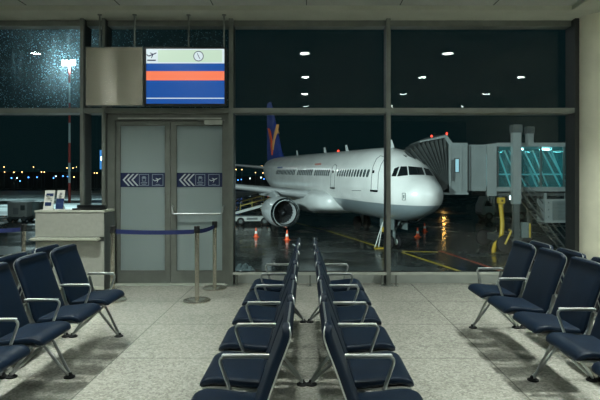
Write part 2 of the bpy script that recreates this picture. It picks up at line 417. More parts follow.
def plane_icon(bm, cx, cz, s, y, t=.002):
    """departing airliner seen from the side, nose up to the right"""
    ca, sa = math.cos(.38), math.sin(.38)
    def R(p): return (cx + s * (p[0] * ca - p[1] * sa), y, cz + s * (p[0] * sa + p[1] * ca))
    for poly in ([(-1, .02), (-.75, -.14), (.7, -.14), (1.0, .0), (.75, .10), (-.8, .08)], [(-.05, -.05), (.25, -.05), (-.35, -.62), (-.55, -.62)],
                 [(-.05, .06), (.22, .06), (-.22, .52), (-.40, .52)], [(-1.0, .05), (-.75, .06), (-.98, .45), (-1.16, .45)]):
        bm.prism([R(p) for p in poly], (0, t, 0))
leafs = []
for i, (x0, x1, g0, g1, lab) in enumerate(((-2.712, -1.936, -2.652, -2.013, 'left'), (-1.932, -1.153, -1.85, -1.196, 'right'))):
    b = MB(); y0, y1 = DY - .03, DY + .03
    b.box((x0, y0, .012), (g0, y1, 2.318)); b.box((g1, y0, .012), (x1, y1, 2.318)); b.box((g0, y0, .012), (g1, y1, .19)); b.box((g0, y0, 2.25), (g1, y1, 2.318))
    d = b.build('door_%d' % (i + 1), M['alu'], None, False, .004); struct(d); leafs.append(d)
    b = MB(); b.box((g0, DY - .008, .19), (g1, DY + .008, 2.25)); b.build('frosted_pane', M['frost'], d)
    b = MB(); b.box((g0, DY - .013, 1.378), (g1, DY - .009, 1.582)); st = b.build('direction_sticker', M['sticker'], d)
    st['label'] = 'navy strip with three white left chevrons and two pictograms'
    b = MB(); chevrons(b, g0 + .03, 1.48, .085, DY - .016); b.build('chevron', M['white'], st)
    b = MB(); ys = DY - .016
    for (a, c) in ((g0 + .265, g0 + .405), (g0 + .45, g0 + .61)):
        frame_loop(b, a, c, 1.398, 1.562, .008, ys)
    # passport-control pictogram: head, cap and desk
    cx = g0 + .335
    b.box((cx - .032, ys, 1.505), (cx + .032, ys + .002, 1.515)); b.box((cx - .022, ys, 1.515), (cx + .022, ys + .002, 1.532))
    frame_loop(b, cx - .028, cx + .028, 1.458, 1.503, .007, ys); b.box((cx - .045, ys, 1.432), (cx + .045, ys + .002, 1.444)); b.box((cx - .03, ys, 1.412), (cx + .03, ys + .002, 1.42))
    b.box((g0 + .50, ys, 1.412), (g0 + .56, ys + .002, 1.419))
    b.build('pictogram_frame', M['greyprint'], st)
    b = MB(); plane_icon(b, g0 + .53, 1.485, .056, ys); b.build('aircraft_pictogram', M['white'], st)
b = MB(); b.tube(fillet([(-1.90, DY - .03, 1.11), (-1.90, DY - .09, 1.09), (-1.885, DY - .10, 1.0), (-1.195, DY - .10, 1.0), (-1.178, DY - .09, 1.09), (-1.178, DY - .03, 1.11)], .03), .013, 10)
b.build('push_bar', M['chrome'], leafs[1], True)
b = MB(); b.box((-1.44, DY - .11, 2.262), (-1.19, DY - .03, 2.322)); b.build('door_closer', M['alu_light'], leafs[1], False, .006)
b = MB(); b.box((-2.82, 7.25, 0), (-1.08, 7.52, .011)); trim(b, M['alu_light'], .002)

# ------------------------------------------------------------------ hanging screen and steel panel
def rods(parent, xs, ztop, y, z0):
    for x in xs:
        b = MB(); b.tube([(x, y, z0), (x, y, ztop)], .012, 8); b.lathe([(.03, ztop - .012), (.03, ztop)], 12, (x, y, 0)); b.build('hanger_rod', M['alu'], parent, True)
SY = 7.06
pnl = thing('steel_panel', 'blank brushed steel panel hanging on two rods beside the lit screen', 'panel', (-2.61, SY, 2.49))
b = MB(); b.box((-.385, 0, 0), (.385, .07, .79)); b.build('sheet', M['panel_steel'], pnl, False, .004)
b = MB(); frame_loop(b, -.39, .39, -.005, .795, .008, -.002, .074); b.build('edge_trim', M['alu'], pnl)
rods(pnl, (-.21, .265), 1.245, .035, .785)
scr = thing('information_screen', 'lit departures screen with orange band on blue, hanging above the doors', 'screen', (-1.645, SY, 2.485))
W2, H2 = .56, .80
b = MB(); b.box((-W2, 0, 0), (W2, .08, H2)); b.build('housing', M['black'], scr, False, .006)
def strip(name, z0, z1, m, x0=-.53, x1=.53, y=-.002, par=None):
    bb = MB(); bb.box((x0, y, z0), (x1, y + .003, z1)); return bb.build(name, m, par or scr)
disp = strip('display', .028, .772, M['s_blue'])
strip('pale_band', .575, .772, M['s_white'], y=-.0035, par=disp); strip('pale_field', .590, .755, M['s_green'], -.37, .50, -.005, disp)
strip('orange_band', .345, .470, M['s_orange'], y=-.0035, par=disp); strip('thin_line', .096, .108, M['s_white'], y=-.0035, par=disp)
b = MB(); plane_icon(b, -.447, .695, .066, -.006); b.build('aircraft_symbol', M['s_ink'], disp)
strip('caption_bar', .608, .625, M['s_ink'], -.515, -.40, -.006, disp)
b = MB(); b.lathe([(.07, -.0062), (.07, -.0052)], 28, (.18, 0, .672), 'y'); b.build('clock_ring', M['s_ink'], disp)
b = MB(); b.lathe([(.060, -.0072), (.060, -.0062)], 28, (.18, 0, .672), 'y'); b.build('clock_face', M['s_white'], disp)
b = MB(); b.bar((.18, -.008, .672), (.165, -.008, .71), .002, .008, (1, 0, 0)); b.bar((.18, -.008, .672), (.20, -.008, .635), .002, .008, (1, 0, 0)); b.build('clock_hand', M['s_ink'], disp)
rods(scr, (.035, .52), 1.25, .04, .80)

# ------------------------------------------------------------------ counter and what stands on it
ct = thing('check_in_counter', 'grey gate counter with a pale ledge, left of the doors', 'counter', (-3.215, 7.05, 0))
b = MB(); b.box((-.395, -.13, .02), (.535, .22, 1.045)); b.build('cabinet', M['counter_dark'], ct, False, .004)
b = MB(); b.box((-.385, -.15, .72), (.525, -.132, 1.035)); b.build('front_panel', M['counter'], ct, False, .003)
b = MB(); b.box((-.385, -.145, .06), (.525, -.132, .66)); b.build('front_panel', M['counter'], ct, False, .003)
b = MB(); b.box((-.43, -.25, .675), (.49, -.132, .715)); b.build('ledge', M['counter_top'], ct, False, .018)
b = MB(); b.box((-.395, -.155, 1.045), (.535, .22, 1.075)); b.build('worktop', M['counter_top'], ct, False, .004)
b = MB(); b.box((-.385, -.155, .02), (.525, -.13, .065)); b.build('plinth', M['counter_top'], ct, False, .004)
kb = thing('keyboard_tray', 'black low tray lying on the right of the grey counter top', 'tray', (-2.94, 7.04, 1.075))
b = MB(); b.box((-.20, -.09, 0), (.20, .10, .022)); b.build('base', M['black'], kb, False, .005)
b = MB(); b.box((-.195, .05, .022), (.195, .095, .062)); b.build('raised_back', M['black'], kb, False, .006)
def leaflet(x, w, h, label, name, parts, lean=.22, z=1.075):
    t = thing(name, label, 'leaflet', (x, 6.99, z), -.04)
    rot = Matrix.Rotation(-lean, 4, 'X')
    b = MB(); b.box((-w / 2, 0, 0), (w / 2, .004, h), rot, (0, 0, 0)); b.build('sheet', M['paper'], t)
    b = MB(); b.prism([(-.02, .008, h * .7), (.02, .008, h * .7), (.02, .12, .0), (-.02, .12, .0)], (0, 0, .004)); b.build('easel_leg', M['paper'], t)
    for (nm, x0, x1, z0, z1, m) in parts:
        b = MB(); b.box((x0, -.003, z0), (x1, 0, z1), rot, (0, 0, 0)); b.build(nm, m, t)
    return t
leaflet(-3.475, .135, .27, 'white leaflet with two blue blocks, standing on the grey counter', 'desk_leaflet',
        [('blue_block', -.045, .052, .185, .225, M['ink']), ('picture', -.05, .035, .055, .105, M['ink']), ('text_line', -.05, .04, .150, .156, M['ink2']), ('text_line', -.05, .04, .135, .139, M['ink2']), ('seal', .02, .042, .115, .137, M['ink2'])])
leaflet(-3.325, .105, .27, 'narrow leaflet with a white top and solid blue lower half, on the counter', 'desk_leaflet',
        [('blue_panel', -.052, .052, .012, .155, M['ink']), ('seal', -.015, .018, .20, .235, M['ink2']), ('text_line', -.02, .024, .178, .184, M['ink2'])])

# ------------------------------------------------------------------ barrier posts and belts
def post(x, y, label, h=.915):
    t = thing('barrier_post', label, 'post', (x, y, 0), 0, 'belt barrier posts')
    b = MB(); b.lathe([(.0, 0), (.165, 0), (.165, .012), (.15, .022), (.045, .032), (.0, .034)], 32); b.build('base', M['steel'], t, True)
    b = MB(); b.lathe([(.027, .03), (.027, h - .07)], 20); b.build('pole', M['steel'], t, True)
    b = MB(); b.lathe([(.036, h - .085), (.036, h - .006), (.03, h), (0, h)], 20); b.build('belt_head', M['black'], t, True)
    return t
P1, P2, P3, P4, P5 = (-2.37, 6.36), (-1.335, 6.34), (-1.25, 7.08), (-3.60, 6.62), (-5.05, 6.0)
post(*P1, 'steel barrier post at the left end of the belt, between counter and doors')
post(*P2, 'steel barrier post standing nearest, at the corner of the two belts')
post(*P3, 'steel barrier post close to the glass, behind the corner post')
post(*P4, 'steel barrier post left of the grey counter')
def belt(a, c, label, sag=.012, z=.845):
    a, c = Vector((*a, z)), Vector((*c, z)); d = (c - a).normalized(); a = a + d * .036; c = c - d * .036
    rings = []
    for k in range(17):
        t = k / 16; p = a.lerp(c, t) - Vector((0, 0, sag * 4 * t * (1 - t))); n = Vector((-d.y, d.x, 0)) * .0015
        rings.append([p + n + Vector((0, 0, .026)), p + n - Vector((0, 0, .026)), p - n - Vector((0, 0, .026)), p - n + Vector((0, 0, .026))])
    b = MB(); b.loft(rings); tag(b.build('barrier_belt', M['belt']), label, 'belt', 'barrier belts')
belt(P1, P2, 'navy belt stretched across the front of the frosted doors')
belt(P2, P3, 'short navy belt running back from the corner post to the glass')
belt(P5, P4, 'navy belt left of the grey counter, running out of the photo')
post(*P5, 'steel barrier post at the far left, beyond the photo edge')

# ------------------------------------------------------------------ beam seating
seat_prof = [(-.502, .400), (-.490, .426), (-.45, .442), (-.39, .440), (-.29, .428), (-.185, .420)]
back_prof = [(-.200, .405), (-.166, .50), (-.131, .60), (-.092, .71), (-.056, .805), (-.047, .845), (-.058, .880)]
def slab(prof, W, thick, rad0, rad1, mname, m, nu=26, nv=14, dish=0.0):
    """upholstered pad following a profile in x-z, W wide in y, rounded corners at its ends"""
    P = [interp(prof + [], k / 60) for k in range(61)]
    L = [0]
    for a, c in zip(P, P[1:]): L.append(L[-1] + (c - a).length)
    tot = L[-1]
    def at_len(s):
        for i in range(60):
            if L[i + 1] >= s: 
                t = (s - L[i]) / max(L[i + 1] - L[i], 1e-9); return P[i].lerp(P[i + 1], t), (P[i + 1] - P[i]).normalized()
        return P[-1], (P[-1] - P[-2]).normalized()
    us = [(.5 - .5 * math.cos(PI * k / nu)) * tot for k in range(nu + 1)]
    vs = [math.sin(PI / 2 * (-1 + 2 * k / nv)) for k in range(nv + 1)]
    top, bot = [], []; bm = bmesh.new()
    for s in us:
        hw = W / 2
        if s < rad0: hw -= rad0 * (1 - math.sqrt(max(0, 1 - (1 - s / rad0) ** 2)))
        if tot - s < rad1: hw -= rad1 * (1 - math.sqrt(max(0, 1 - (1 - (tot - s) / rad1) ** 2)))
        p, d = at_len(s); nrm = Vector((-d.y, d.x))
        e1 = min(1, min(s, tot - s) / .03)
        rt, rb = [], []
        for v in vs:
            e2 = min(1, (1 - abs(v)) * W / 2 / .03); e = min(e1, e2); pr = .30 + .70 * math.sqrt(max(0, 1 - (1 - e) ** 2))
            q = p - nrm * dish * (1 - v * v) * math.sin(PI * s / tot)
            a = q + nrm * thick / 2 * pr; c = q - nrm * thick / 2 * pr
            rt.append(bm.verts.new((a.x, v * hw, a.y))); rb.append(bm.verts.new((c.x, v * hw, c.y)))
        top.append(rt); bot.append(rb)
    for i in range(nu):
        for j in range(nv):
            bm.faces.new((top[i][j], top[i][j + 1], top[i + 1][j + 1], top[i + 1][j])); bm.faces.new((bot[i][j], bot[i + 1][j], bot[i + 1][j + 1], bot[i][j + 1]))
        bm.faces.new((top[i][0], top[i + 1][0], bot[i + 1][0], bot[i][0])); bm.faces.new((top[i][nv], bot[i][nv], bot[i + 1][nv], top[i + 1][nv]))
    for j in range(nv):
        bm.faces.new((top[0][j], bot[0][j], bot[0][j + 1], top[0][j + 1])); bm.faces.new((top[nu][j], top[nu][j + 1], bot[nu][j + 1], bot[nu][j]))
    x = MB(); x.bm = bm; return x.mesh(mname, m, True)
SEATW = .458
seat_me = slab(seat_prof, .435, .042, .05, .03, 'seat', M['navy'], dish=.006)
back_me = slab(back_prof, SEATW, .042, .03, .055, 'backrest', M['navy'], dish=-.006)
def rim_mesh():
    P = [interp(back_prof, k / 24) for k in range(25)]; hw = SEATW / 2; tot = sum((c - a).length for a, c in zip(P, P[1:])); s = 0; L, R = [], []
    for i, p in enumerate(P):
        if i: s += (P[i] - P[i - 1]).length
        w = hw; rem = tot - s
        if rem < .055: w -= .055 * (1 - math.sqrt(max(0, 1 - (1 - rem / .055) ** 2)))
        w -= .006; L.append((p.x + .013, -w, p.y)); R.append((p.x + .013, w, p.y))
    path = L + [(P[-1].x + .014, y, P[-1].y + .004) for y in (-.10, -.03, .03, .10)] + R[::-1]
    b = MB(); b.tube(path, .0050, 6, up=(1, 0, 0)); return b.mesh('rim', M['rim'], True)
rim_me = rim_mesh()
def shell_mesh():
    b = MB(); rings = []
    for k in range(3):
        y = (-.2, 0, .2)[k]; rings.append([(-.50, y, .408), (-.44, y, .414), (-.20, y, .396), (-.20, y, .386), (-.44, y, .400), (-.50, y, .398)])
    b.loft(rings); return b.mesh('seat_pan', M['legmetal'], True)
pan_me = shell_mesh()
def arm_mesh():
    b = MB()
    pts = fillet([(-.140, 0, .590), (-.405, 0, .590), (-.335, 0, .395)], .045, 8)
    b.tube(pts, .0095, 10); b.tube([(-.335, 0, .397), (-.29, 0, .35)], .013, 8)
    return b.mesh('armrest', M['chrome'], True)
def pad_mesh():
    b = MB(); b.box((-.388, -.015, .594), (-.150, .015, .602)); return b.mesh('arm_pad', M['armpad'], False, .004)
def bracket_mesh():
    b = MB(); prof = [(-.30, .31), (-.22, .31), (-.165, .44), (-.150, .57), (-.165, .575), (-.195, .46), (-.24, .385), (-.47, .405), (-.47, .392), (-.33, .365)]
    b.prism([(x, -.010, z) for x, z in prof], (0, .020, 0)); return b.mesh('support_bracket', M['legmetal'], False, .003)
def leg_mesh(sg):
    """twin struts from the beam down to one foot; sg -1 front, +1 rear"""
    b = MB(); fx = -.215 + sg * .215
    b.tube(fillet([(-.255 + sg * .01, -.018, .345), (fx - sg * .03, -.012, .075), (fx, -.010, .02)], .05), .0115, 8)
    b.tube(fillet([(-.255 - sg * .05, .018, .300), (fx - sg * .045, .012, .065), (fx, .010, .02)], .05), .0115, 8)
    return b.mesh('leg', M['legmetal'], True)
def foot_mesh(sg):
    b = MB(); b.lathe([(.0, 0), (.040, 0), (.040, .008), (.022, .018), (.016, .034), (0, .036)], 16, (-.215 + sg * .215, 0, 0)); return b.mesh('foot', M['rubber'], True)
arm_me, pad_me, br_me = arm_mesh(), pad_mesh(), bracket_mesh()
leg_f, leg_r, foot_f, foot_r = leg_mesh(-1), leg_mesh(1), foot_mesh(-1), foot_mesh(1)
def bench(X, facing, bounds, legs, label, noarm=()):
    """facing -1: sitters look towards -x; bounds: seat boundaries along the hall, metres from the lens"""
    y0 = (bounds[0] + bounds[-1]) / 2
    t = thing('beam_seating', label, 'seating', (X, y0, 0), 0 if facing < 0 else PI, 'navy airport seats')
    ly = (lambda y: y - y0) if facing < 0 else (lambda y: y0 - y)
    lo, hi = min(bounds), max(bounds)
    b = MB(); a, c = ly(min(lo, min(legs)) - .05), ly(max(hi, max(legs)) + .03); b.box((-.285, min(a, c), .305), (-.225, max(a, c), .35)); b.build('beam', M['legmetal'], t, False, .006)
    for a, c in zip(bounds, bounds[1:]):
        m = ly((a + c) / 2)
        s = link('seat', seat_me, t, (0, m, 0)); link('seat_pan', pan_me, s)
        k = link('backrest', back_me, t, (0, m, 0)); link('rim', rim_me, k)
    for i, y in enumerate(bounds):
        link('support_bracket', br_me, t, (0, ly(y), 0))
        if i in noarm: continue
        a = link('armrest', arm_me, t, (0, ly(y), 0)); link('arm_pad', pad_me, a)
    for y in legs:
        for lm, fm in ((leg_f, foot_f), (leg_r, foot_r)):
            l = link('leg', lm, t, (0, ly(y), 0)); link('foot', fm, l)
    return t
cb = [2.02, 2.56, 3.12, 3.68, 4.30, 4.85, 5.41]
bench(-.03, -1, cb, (2.04, 3.72, 5.38), 'navy seat row in the middle facing left, seats left of the central gap', (0,))
bench(.035, 1, cb, (2.04, 3.72, 5.38), 'navy seat row in the middle facing right, seats right of the central gap', (0,))
rb = [5.15, 4.60, 4.05, 3.50, 2.95, 2.40, 1.85]
bench(2.085, -1, rb, (5.17, 3.80, 2.43), 'navy seat row at the right, its seats turned in towards the middle rows', (2,))
bench(2.15, 1, rb, (5.17, 3.80, 2.43), 'outer navy seat row at far right, only its back tops showing behind the inner row')
lb = [4.87, 4.325, 3.78, 3.235, 2.69, 2.145, 1.60]
bench(-2.19, 1, lb, (4.88, 3.86, 2.7), 'navy seat row at the left, its seats turned in towards the middle rows')
bench(-2.255, -1, lb, (4.88, 3.86, 2.7), 'outer navy seat row at far left, only its back tops showing before the counter')

# ------------------------------------------------------------------ ceiling downlights
LX, LY = (-4.95, -2.5, -.03, 2.58, 4.80), (5.5, 3.35, 1.1, -1.1)
b = MB(); b.lathe([(.098, -.004), (.115, -.010), (.120, 0), (.098, 0)], 24); ring_me = b.mesh('trim_ring', M['alu_light'], True)
b = MB(); b.lathe([(.092, -.006), (.092, -.002)], 24); lens_me = b.mesh('lens', M['downlens'])
def beam(W):
    d = bpy.data.lights.new('downlight_beam', 'AREA'); d.shape = 'DISK'; d.size = .13; d.energy = W; d.color = (.92, 1.0, .91); d.spread = math.radians(98); return d
BEAMS = [beam(W) for W in (19, 38, 8, 38, 22)]
for X in LX:
    for Y in LY:
        t = thing('downlight', 'round ceiling downlight, seen mirrored in the dark upper glass', 'light', (X, Y, 3.735 if (X > 3.53 and Y > 4.6) else 3.80), 0, 'ceiling downlights')
        link('trim_ring', ring_me, t); link('lens', lens_me, t)
        l = link('beam', BEAMS[LX.index(X)], t, (0, 0, -.016))

# ------------------------------------------------------------------ outside: apron
b = MB(); b.box((-420, 8.4, APRON - .3), (420, 700, APRON)); apron = struct(b.build('ground', M['apron']))
def sheen_mat():  # pale streaks in the colour imitate floodlight sheen on the wet ground
    g = G('painted_wet_sheen'); p = g.n('BsdfPrincipled'); g.l(p.outputs[0], g.out.inputs[0]); tc = g.n('TexCoord')
    mp = g.n('Mapping'); mp.inputs['Scale'].default_value = (.07, .16, 1); g.l(tc.outputs['Object'], mp.inputs[0])
    n = g.n('TexNoise'); n.inputs['Scale'].default_value = 1; n.inputs['Detail'].default_value = 7; g.l(mp.outputs[0], n.inputs['Vector'])
    cr = g.n('ValToRGB'); g.l(n.outputs['Fac'], cr.inputs[0]); cr.color_ramp.elements[0].position = .40; cr.color_ramp.elements[0].color = (.03, .04, .04, 1)
    cr.color_ramp.elements[1].position = .58; cr.color_ramp.elements[1].color = (.34, .38, .38, 1); g.l(cr.outputs[0], p.inputs['Base Color']); p.inputs['Roughness'].default_value = .42
    return g.m
b = MB(); b.box((-200, 62, APRON - .1), (-17, 240, APRON + .01)); struct(b.build('sheen_apron', sheen_mat()))  # slab added over the asphalt to carry the painted sheen
b = MB(); b.box((-30, 7.62, APRON), (30, 8.3, -.14)); struct(b.build('wall_front', M['wall_dark']))
def gp(px, py):
    d = (EYE - APRON) * F / (py - CY); return Vector(((px - CX) / F * d, d, APRON))
def gline(pxs, w, m, name='painted_line'):
    b = MB(); P = [gp(*p) for p in pxs]
    for a, c in zip(P, P[1:]):
        b.bar(a + Vector((0, 0, .004)), c + Vector((0, 0, .004)), w, .006)
    b.build(name, m, apron)
gline([(285, 220), (330.4, 231.6), (384, 248.4)], .22, M['yellow_line'])
gline([(402.5, 252.5), (470, 274.5), (520, 291)], .18, M['yellow_line'])
gline([(402, 251.2), (438, 252)], .22, M['yellow_line'])
gline([(440, 251), (480, 264), (560, 290)], .20, M['red_line'])
gline([(436, 272), (470, 271.6)], .10, M['yellow_line'])
gline([(293, 244), (296, 246.5), (299, 252)], .12, M['white'])

# ------------------------------------------------------------------ airliner
ang = math.atan2(.947, -.32)
plane = thing('airliner', 'white airliner with blue tail parked nose-in outside the glass', 'airplane', (6.86, 26.5, APRON))
plane.rotation_euler = (0, -math.radians(1.25), ang)
ZC = EYE - .2 - APRON                                    # local height of the fuselage axis
ST = [  # s, top, bottom, half width   (relative to the axis)
    (0.8, -.50, -.54, .03), (.92, -.18, -.92, .40), (1.2, .14, -1.30, .82), (1.65, .42, -1.60, 1.18), (2.2, .72, -1.82, 1.44), (2.8, 1.16, -1.98, 1.65), (3.4, 1.60, -2.08, 1.80),
    (4.2, 1.93, -2.14, 1.93), (5.3, 2.13, -2.19, 2.05), (6.5, 2.2, -2.2, 2.1), (10, 2.2, -2.2, 2.1), (24, 2.2, -2.2, 2.1), (27.5, 2.2, -1.75, 2.02), (31, 2.12, -.85, 1.6), (33.2, 1.98, .0, 1.05), (34.8, 1.75, .75, .5), (35.8, 1.5, 1.05, .2)]
def sec(s):
    for a, c in zip(ST, ST[1:]):
        if s <= c[0]:
            break
    i = ST.index(a); t = (s - a[0]) / (c[0] - a[0])
    def val(k):
        p0 = ST[max(i - 1, 0)]; p3 = ST[min(i + 2, len(ST) - 1)]
        m1 = (c[k] - p0[k]) / max(c[0] - p0[0], 1e-6) * (c[0] - a[0]) if i > 0 else (c[k] - a[k]) * 1.6
        m2 = (p3[k] - a[k]) / max(p3[0] - a[0], 1e-6) * (c[0] - a[0])
        return (2 * t ** 3 - 3 * t * t + 1) * a[k] + (t ** 3 - 2 * t * t + t) * m1 + (-2 * t ** 3 + 3 * t * t) * c[k] + (t ** 3 - t * t) * m2
    return val(1), val(2), val(3)
def S(s, ph, off=0.0):
    tp, bt, w = sec(s); return Vector((s, (w + off) * math.cos(ph), ZC + (tp + bt) / 2 + ((tp - bt) / 2 + off) * math.sin(ph)))
ss = [.8, .82, .84, .87, .90, .95, 1.02, 1.1, 1.2, 1.35, 1.5, 1.65, 1.9, 2.2, 2.5, 2.8, 3.1, 3.4, 3.8, 4.2, 4.7, 5.3, 5.9, 6.5, 8, 10, 14, 18, 22, 24, 25.5, 27.5, 29, 31, 32.2, 33.2, 34, 34.8, 35.3, 35.8]
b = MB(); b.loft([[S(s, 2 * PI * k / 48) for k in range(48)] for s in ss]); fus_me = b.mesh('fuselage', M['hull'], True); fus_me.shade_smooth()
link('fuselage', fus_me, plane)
PM = Matrix.Translation(plane.location) @ plane.rotation_euler.to_matrix().to_4x4(); PMI = PM.inverted()
bmt = bmesh.new(); bmt.from_mesh(fus_me); bvh = BVHTree.FromBMesh(bmt)
def hull_hit(px, py, off=.02):
    o = PMI @ Vector((0, 0, EYE)); d = (PMI.to_3x3() @ Vector(((px - CX) / F, 1, -(py - CY) / F))).normalized()
    h, n, i, dist = bvh.ray_cast(o, d)
    if h is None: return None
    if n.dot(d) > 0: n = -n
    return h + n * off
def hull_patch(name, quad, m, n=6, off=.02):
    q = [Vector((*p, 0)) for p in quad]; g = []; bm = MB()
    for i in range(n + 1):
        row = []
        for j in range(n + 1):
            u, v = i / n, j / n; p = q[0].lerp(q[1], u).lerp(q[3].lerp(q[2], u), v); h = hull_hit(p.x, p.y, off)
            row.append(bm.bm.verts.new(h) if h is not None else None)
        g.append(row)
    for i in range(n):
        for j in range(n):
            f = (g[i][j], g[i + 1][j], g[i + 1][j + 1], g[i][j + 1])
            if all(f): bm.bm.faces.new(f)
    if bm.bm.faces:
        ex = bmesh.ops.extrude_face_region(bm.bm, geom=list(bm.bm.faces))
        cen = Vector((4, 0, ZC))
        for v in [e for e in ex['geom'] if isinstance(e, bmesh.types.BMVert)]: v.co += (cen - v.co).normalized() * .05
    return bm.build(name, m, plane, True)
def hull_line(name, pxs, m, r=.02, parent=None):
    pts = []
    P = [Vector((*p, 0)) for p in pxs]
    for a, c in zip(P, P[1:]):
        for k in range(5):
            h = hull_hit(*(a.lerp(c, k / 5).xy), .004)
            if h is not None: pts.append(h)
    h = hull_hit(*P[-1].xy, .004)
    if h is not None: pts.append(h)
    bm = MB(); bm.tube(pts, r, 6); return bm.build(name, m, parent or plane, True)
# cockpit glazing
hull_patch('cockpit_window', [(408.2, 166.4), (421.8, 167.6), (424.6, 175.2), (409.2, 175.2)], M['cockpit'])
hull_patch('cockpit_window', [(423.4, 167.9), (428.6, 169.4), (433.2, 176.0), (426.3, 175.4)], M['cockpit'])
hull_patch('cockpit_window', [(400.8, 166.6), (406.8, 166.6), (408.0, 175.5), (397.2, 176.6)], M['cockpit'])
hull_patch('cockpit_window', [(394.5, 168.6), (399.4, 166.6), (396.0, 176.6), (391.6, 176.4)], M['cockpit'])
# doors: seam, sill and porthole
d1 = hull_line('cabin_door', [(371.2, 189.6), (371.6, 178), (373, 167), (376.5, 159), (380.5, 155.8), (385.5, 157.2), (381, 165), (378.6, 173), (377.8, 189.6)], M['line'], .022)
hull_patch('door_sill', [(370.3, 189.6), (377.9, 190.2), (377.6, 192.2), (370.3, 191.6)], M['cockpit'], 3)
d2 = hull_line('cabin_door', [(330.6, 187), (331, 175), (332.6, 167), (335.2, 164.4), (337, 166), (335, 174), (334.4, 187)], M['line'], .026)
hull_patch('door_sill', [(330.2, 187), (334.6, 187.2), (334.6, 189), (330.2, 188.6)], M['cockpit'], 3)
hull_patch('door_window', [(372.8, 170.4), (374.4, 170.4), (374.2, 173.2), (372.6, 173.2)], M['cockpit'], 2)
hull_patch('door_window', [(332.6, 170.4), (333.6, 170.4), (333.5, 173.0), (332.5, 173.0)], M['cockpit'], 2)
hull_line('nose_hatch', [(402.3, 193.2), (405.6, 193.2), (405.6, 200), (402.3, 200), (402.3, 193.2)], M['line'], .02)
hull_patch('hatch_vent', [(403.3, 194.8), (404.7, 194.8), (404.7, 198.4), (403.3, 198.4)], M['line'], 2)
hull_line('cargo_seam', [(352, 190.6), (361, 190.6)], M['line'], .02)
# cabin windows
def cabin_window(s):
    b = MB(); zc = .62; rings = []
    tp, bt, w = sec(s); ph0 = math.asin((zc - .25 - (tp + bt) / 2) / ((tp - bt) / 2)); ph1 = math.asin((zc + .22 - (tp + bt) / 2) / ((tp - bt) / 2))
    pts = []
    for k in range(12):
        a = 2 * PI * k / 12; u = math.copysign(abs(math.cos(a)) ** .7, math.cos(a)); v = math.copysign(abs(math.sin(a)) ** .7, math.sin(a))
        pts.append(S(s + .135 * u, (ph0 + ph1) / 2 + (ph1 - ph0) / 2 * v, .008))
    b.prism(pts, (0, -.05, 0)); return b.build('cabin_window', M['cabinwin'], plane)
wins = [4.75 + .39 * i for i in range(12)] + [10.75 + .40 * i for i in range(8)] + [14.35 + .42 * i for i in range(9)] + [18.7 + .43 * i for i in range(14)]
for s in wins: cabin_window(s)
# titles and small marks ahead of the wing
hull_patch('red_mark', [(315, 163.6), (321, 163.2), (321, 165), (315, 165.4)], mat('title_red', (.55, .22, .18), .5, noise=.1), 3, .012)
hull_patch('title_mark', [(277.5, 167), (282.5, 166.8), (282.5, 168.2), (277.5, 168.4)], mat('title_blue', (.08, .14, .30), .5, noise=.1), 3, .012)
hull_patch('title_mark', [(385.6, 169), (387.4, 169), (387.4, 175), (385.6, 175)], mat('title_grey', (.30, .34, .36), .5, noise=.1), 3, .012)
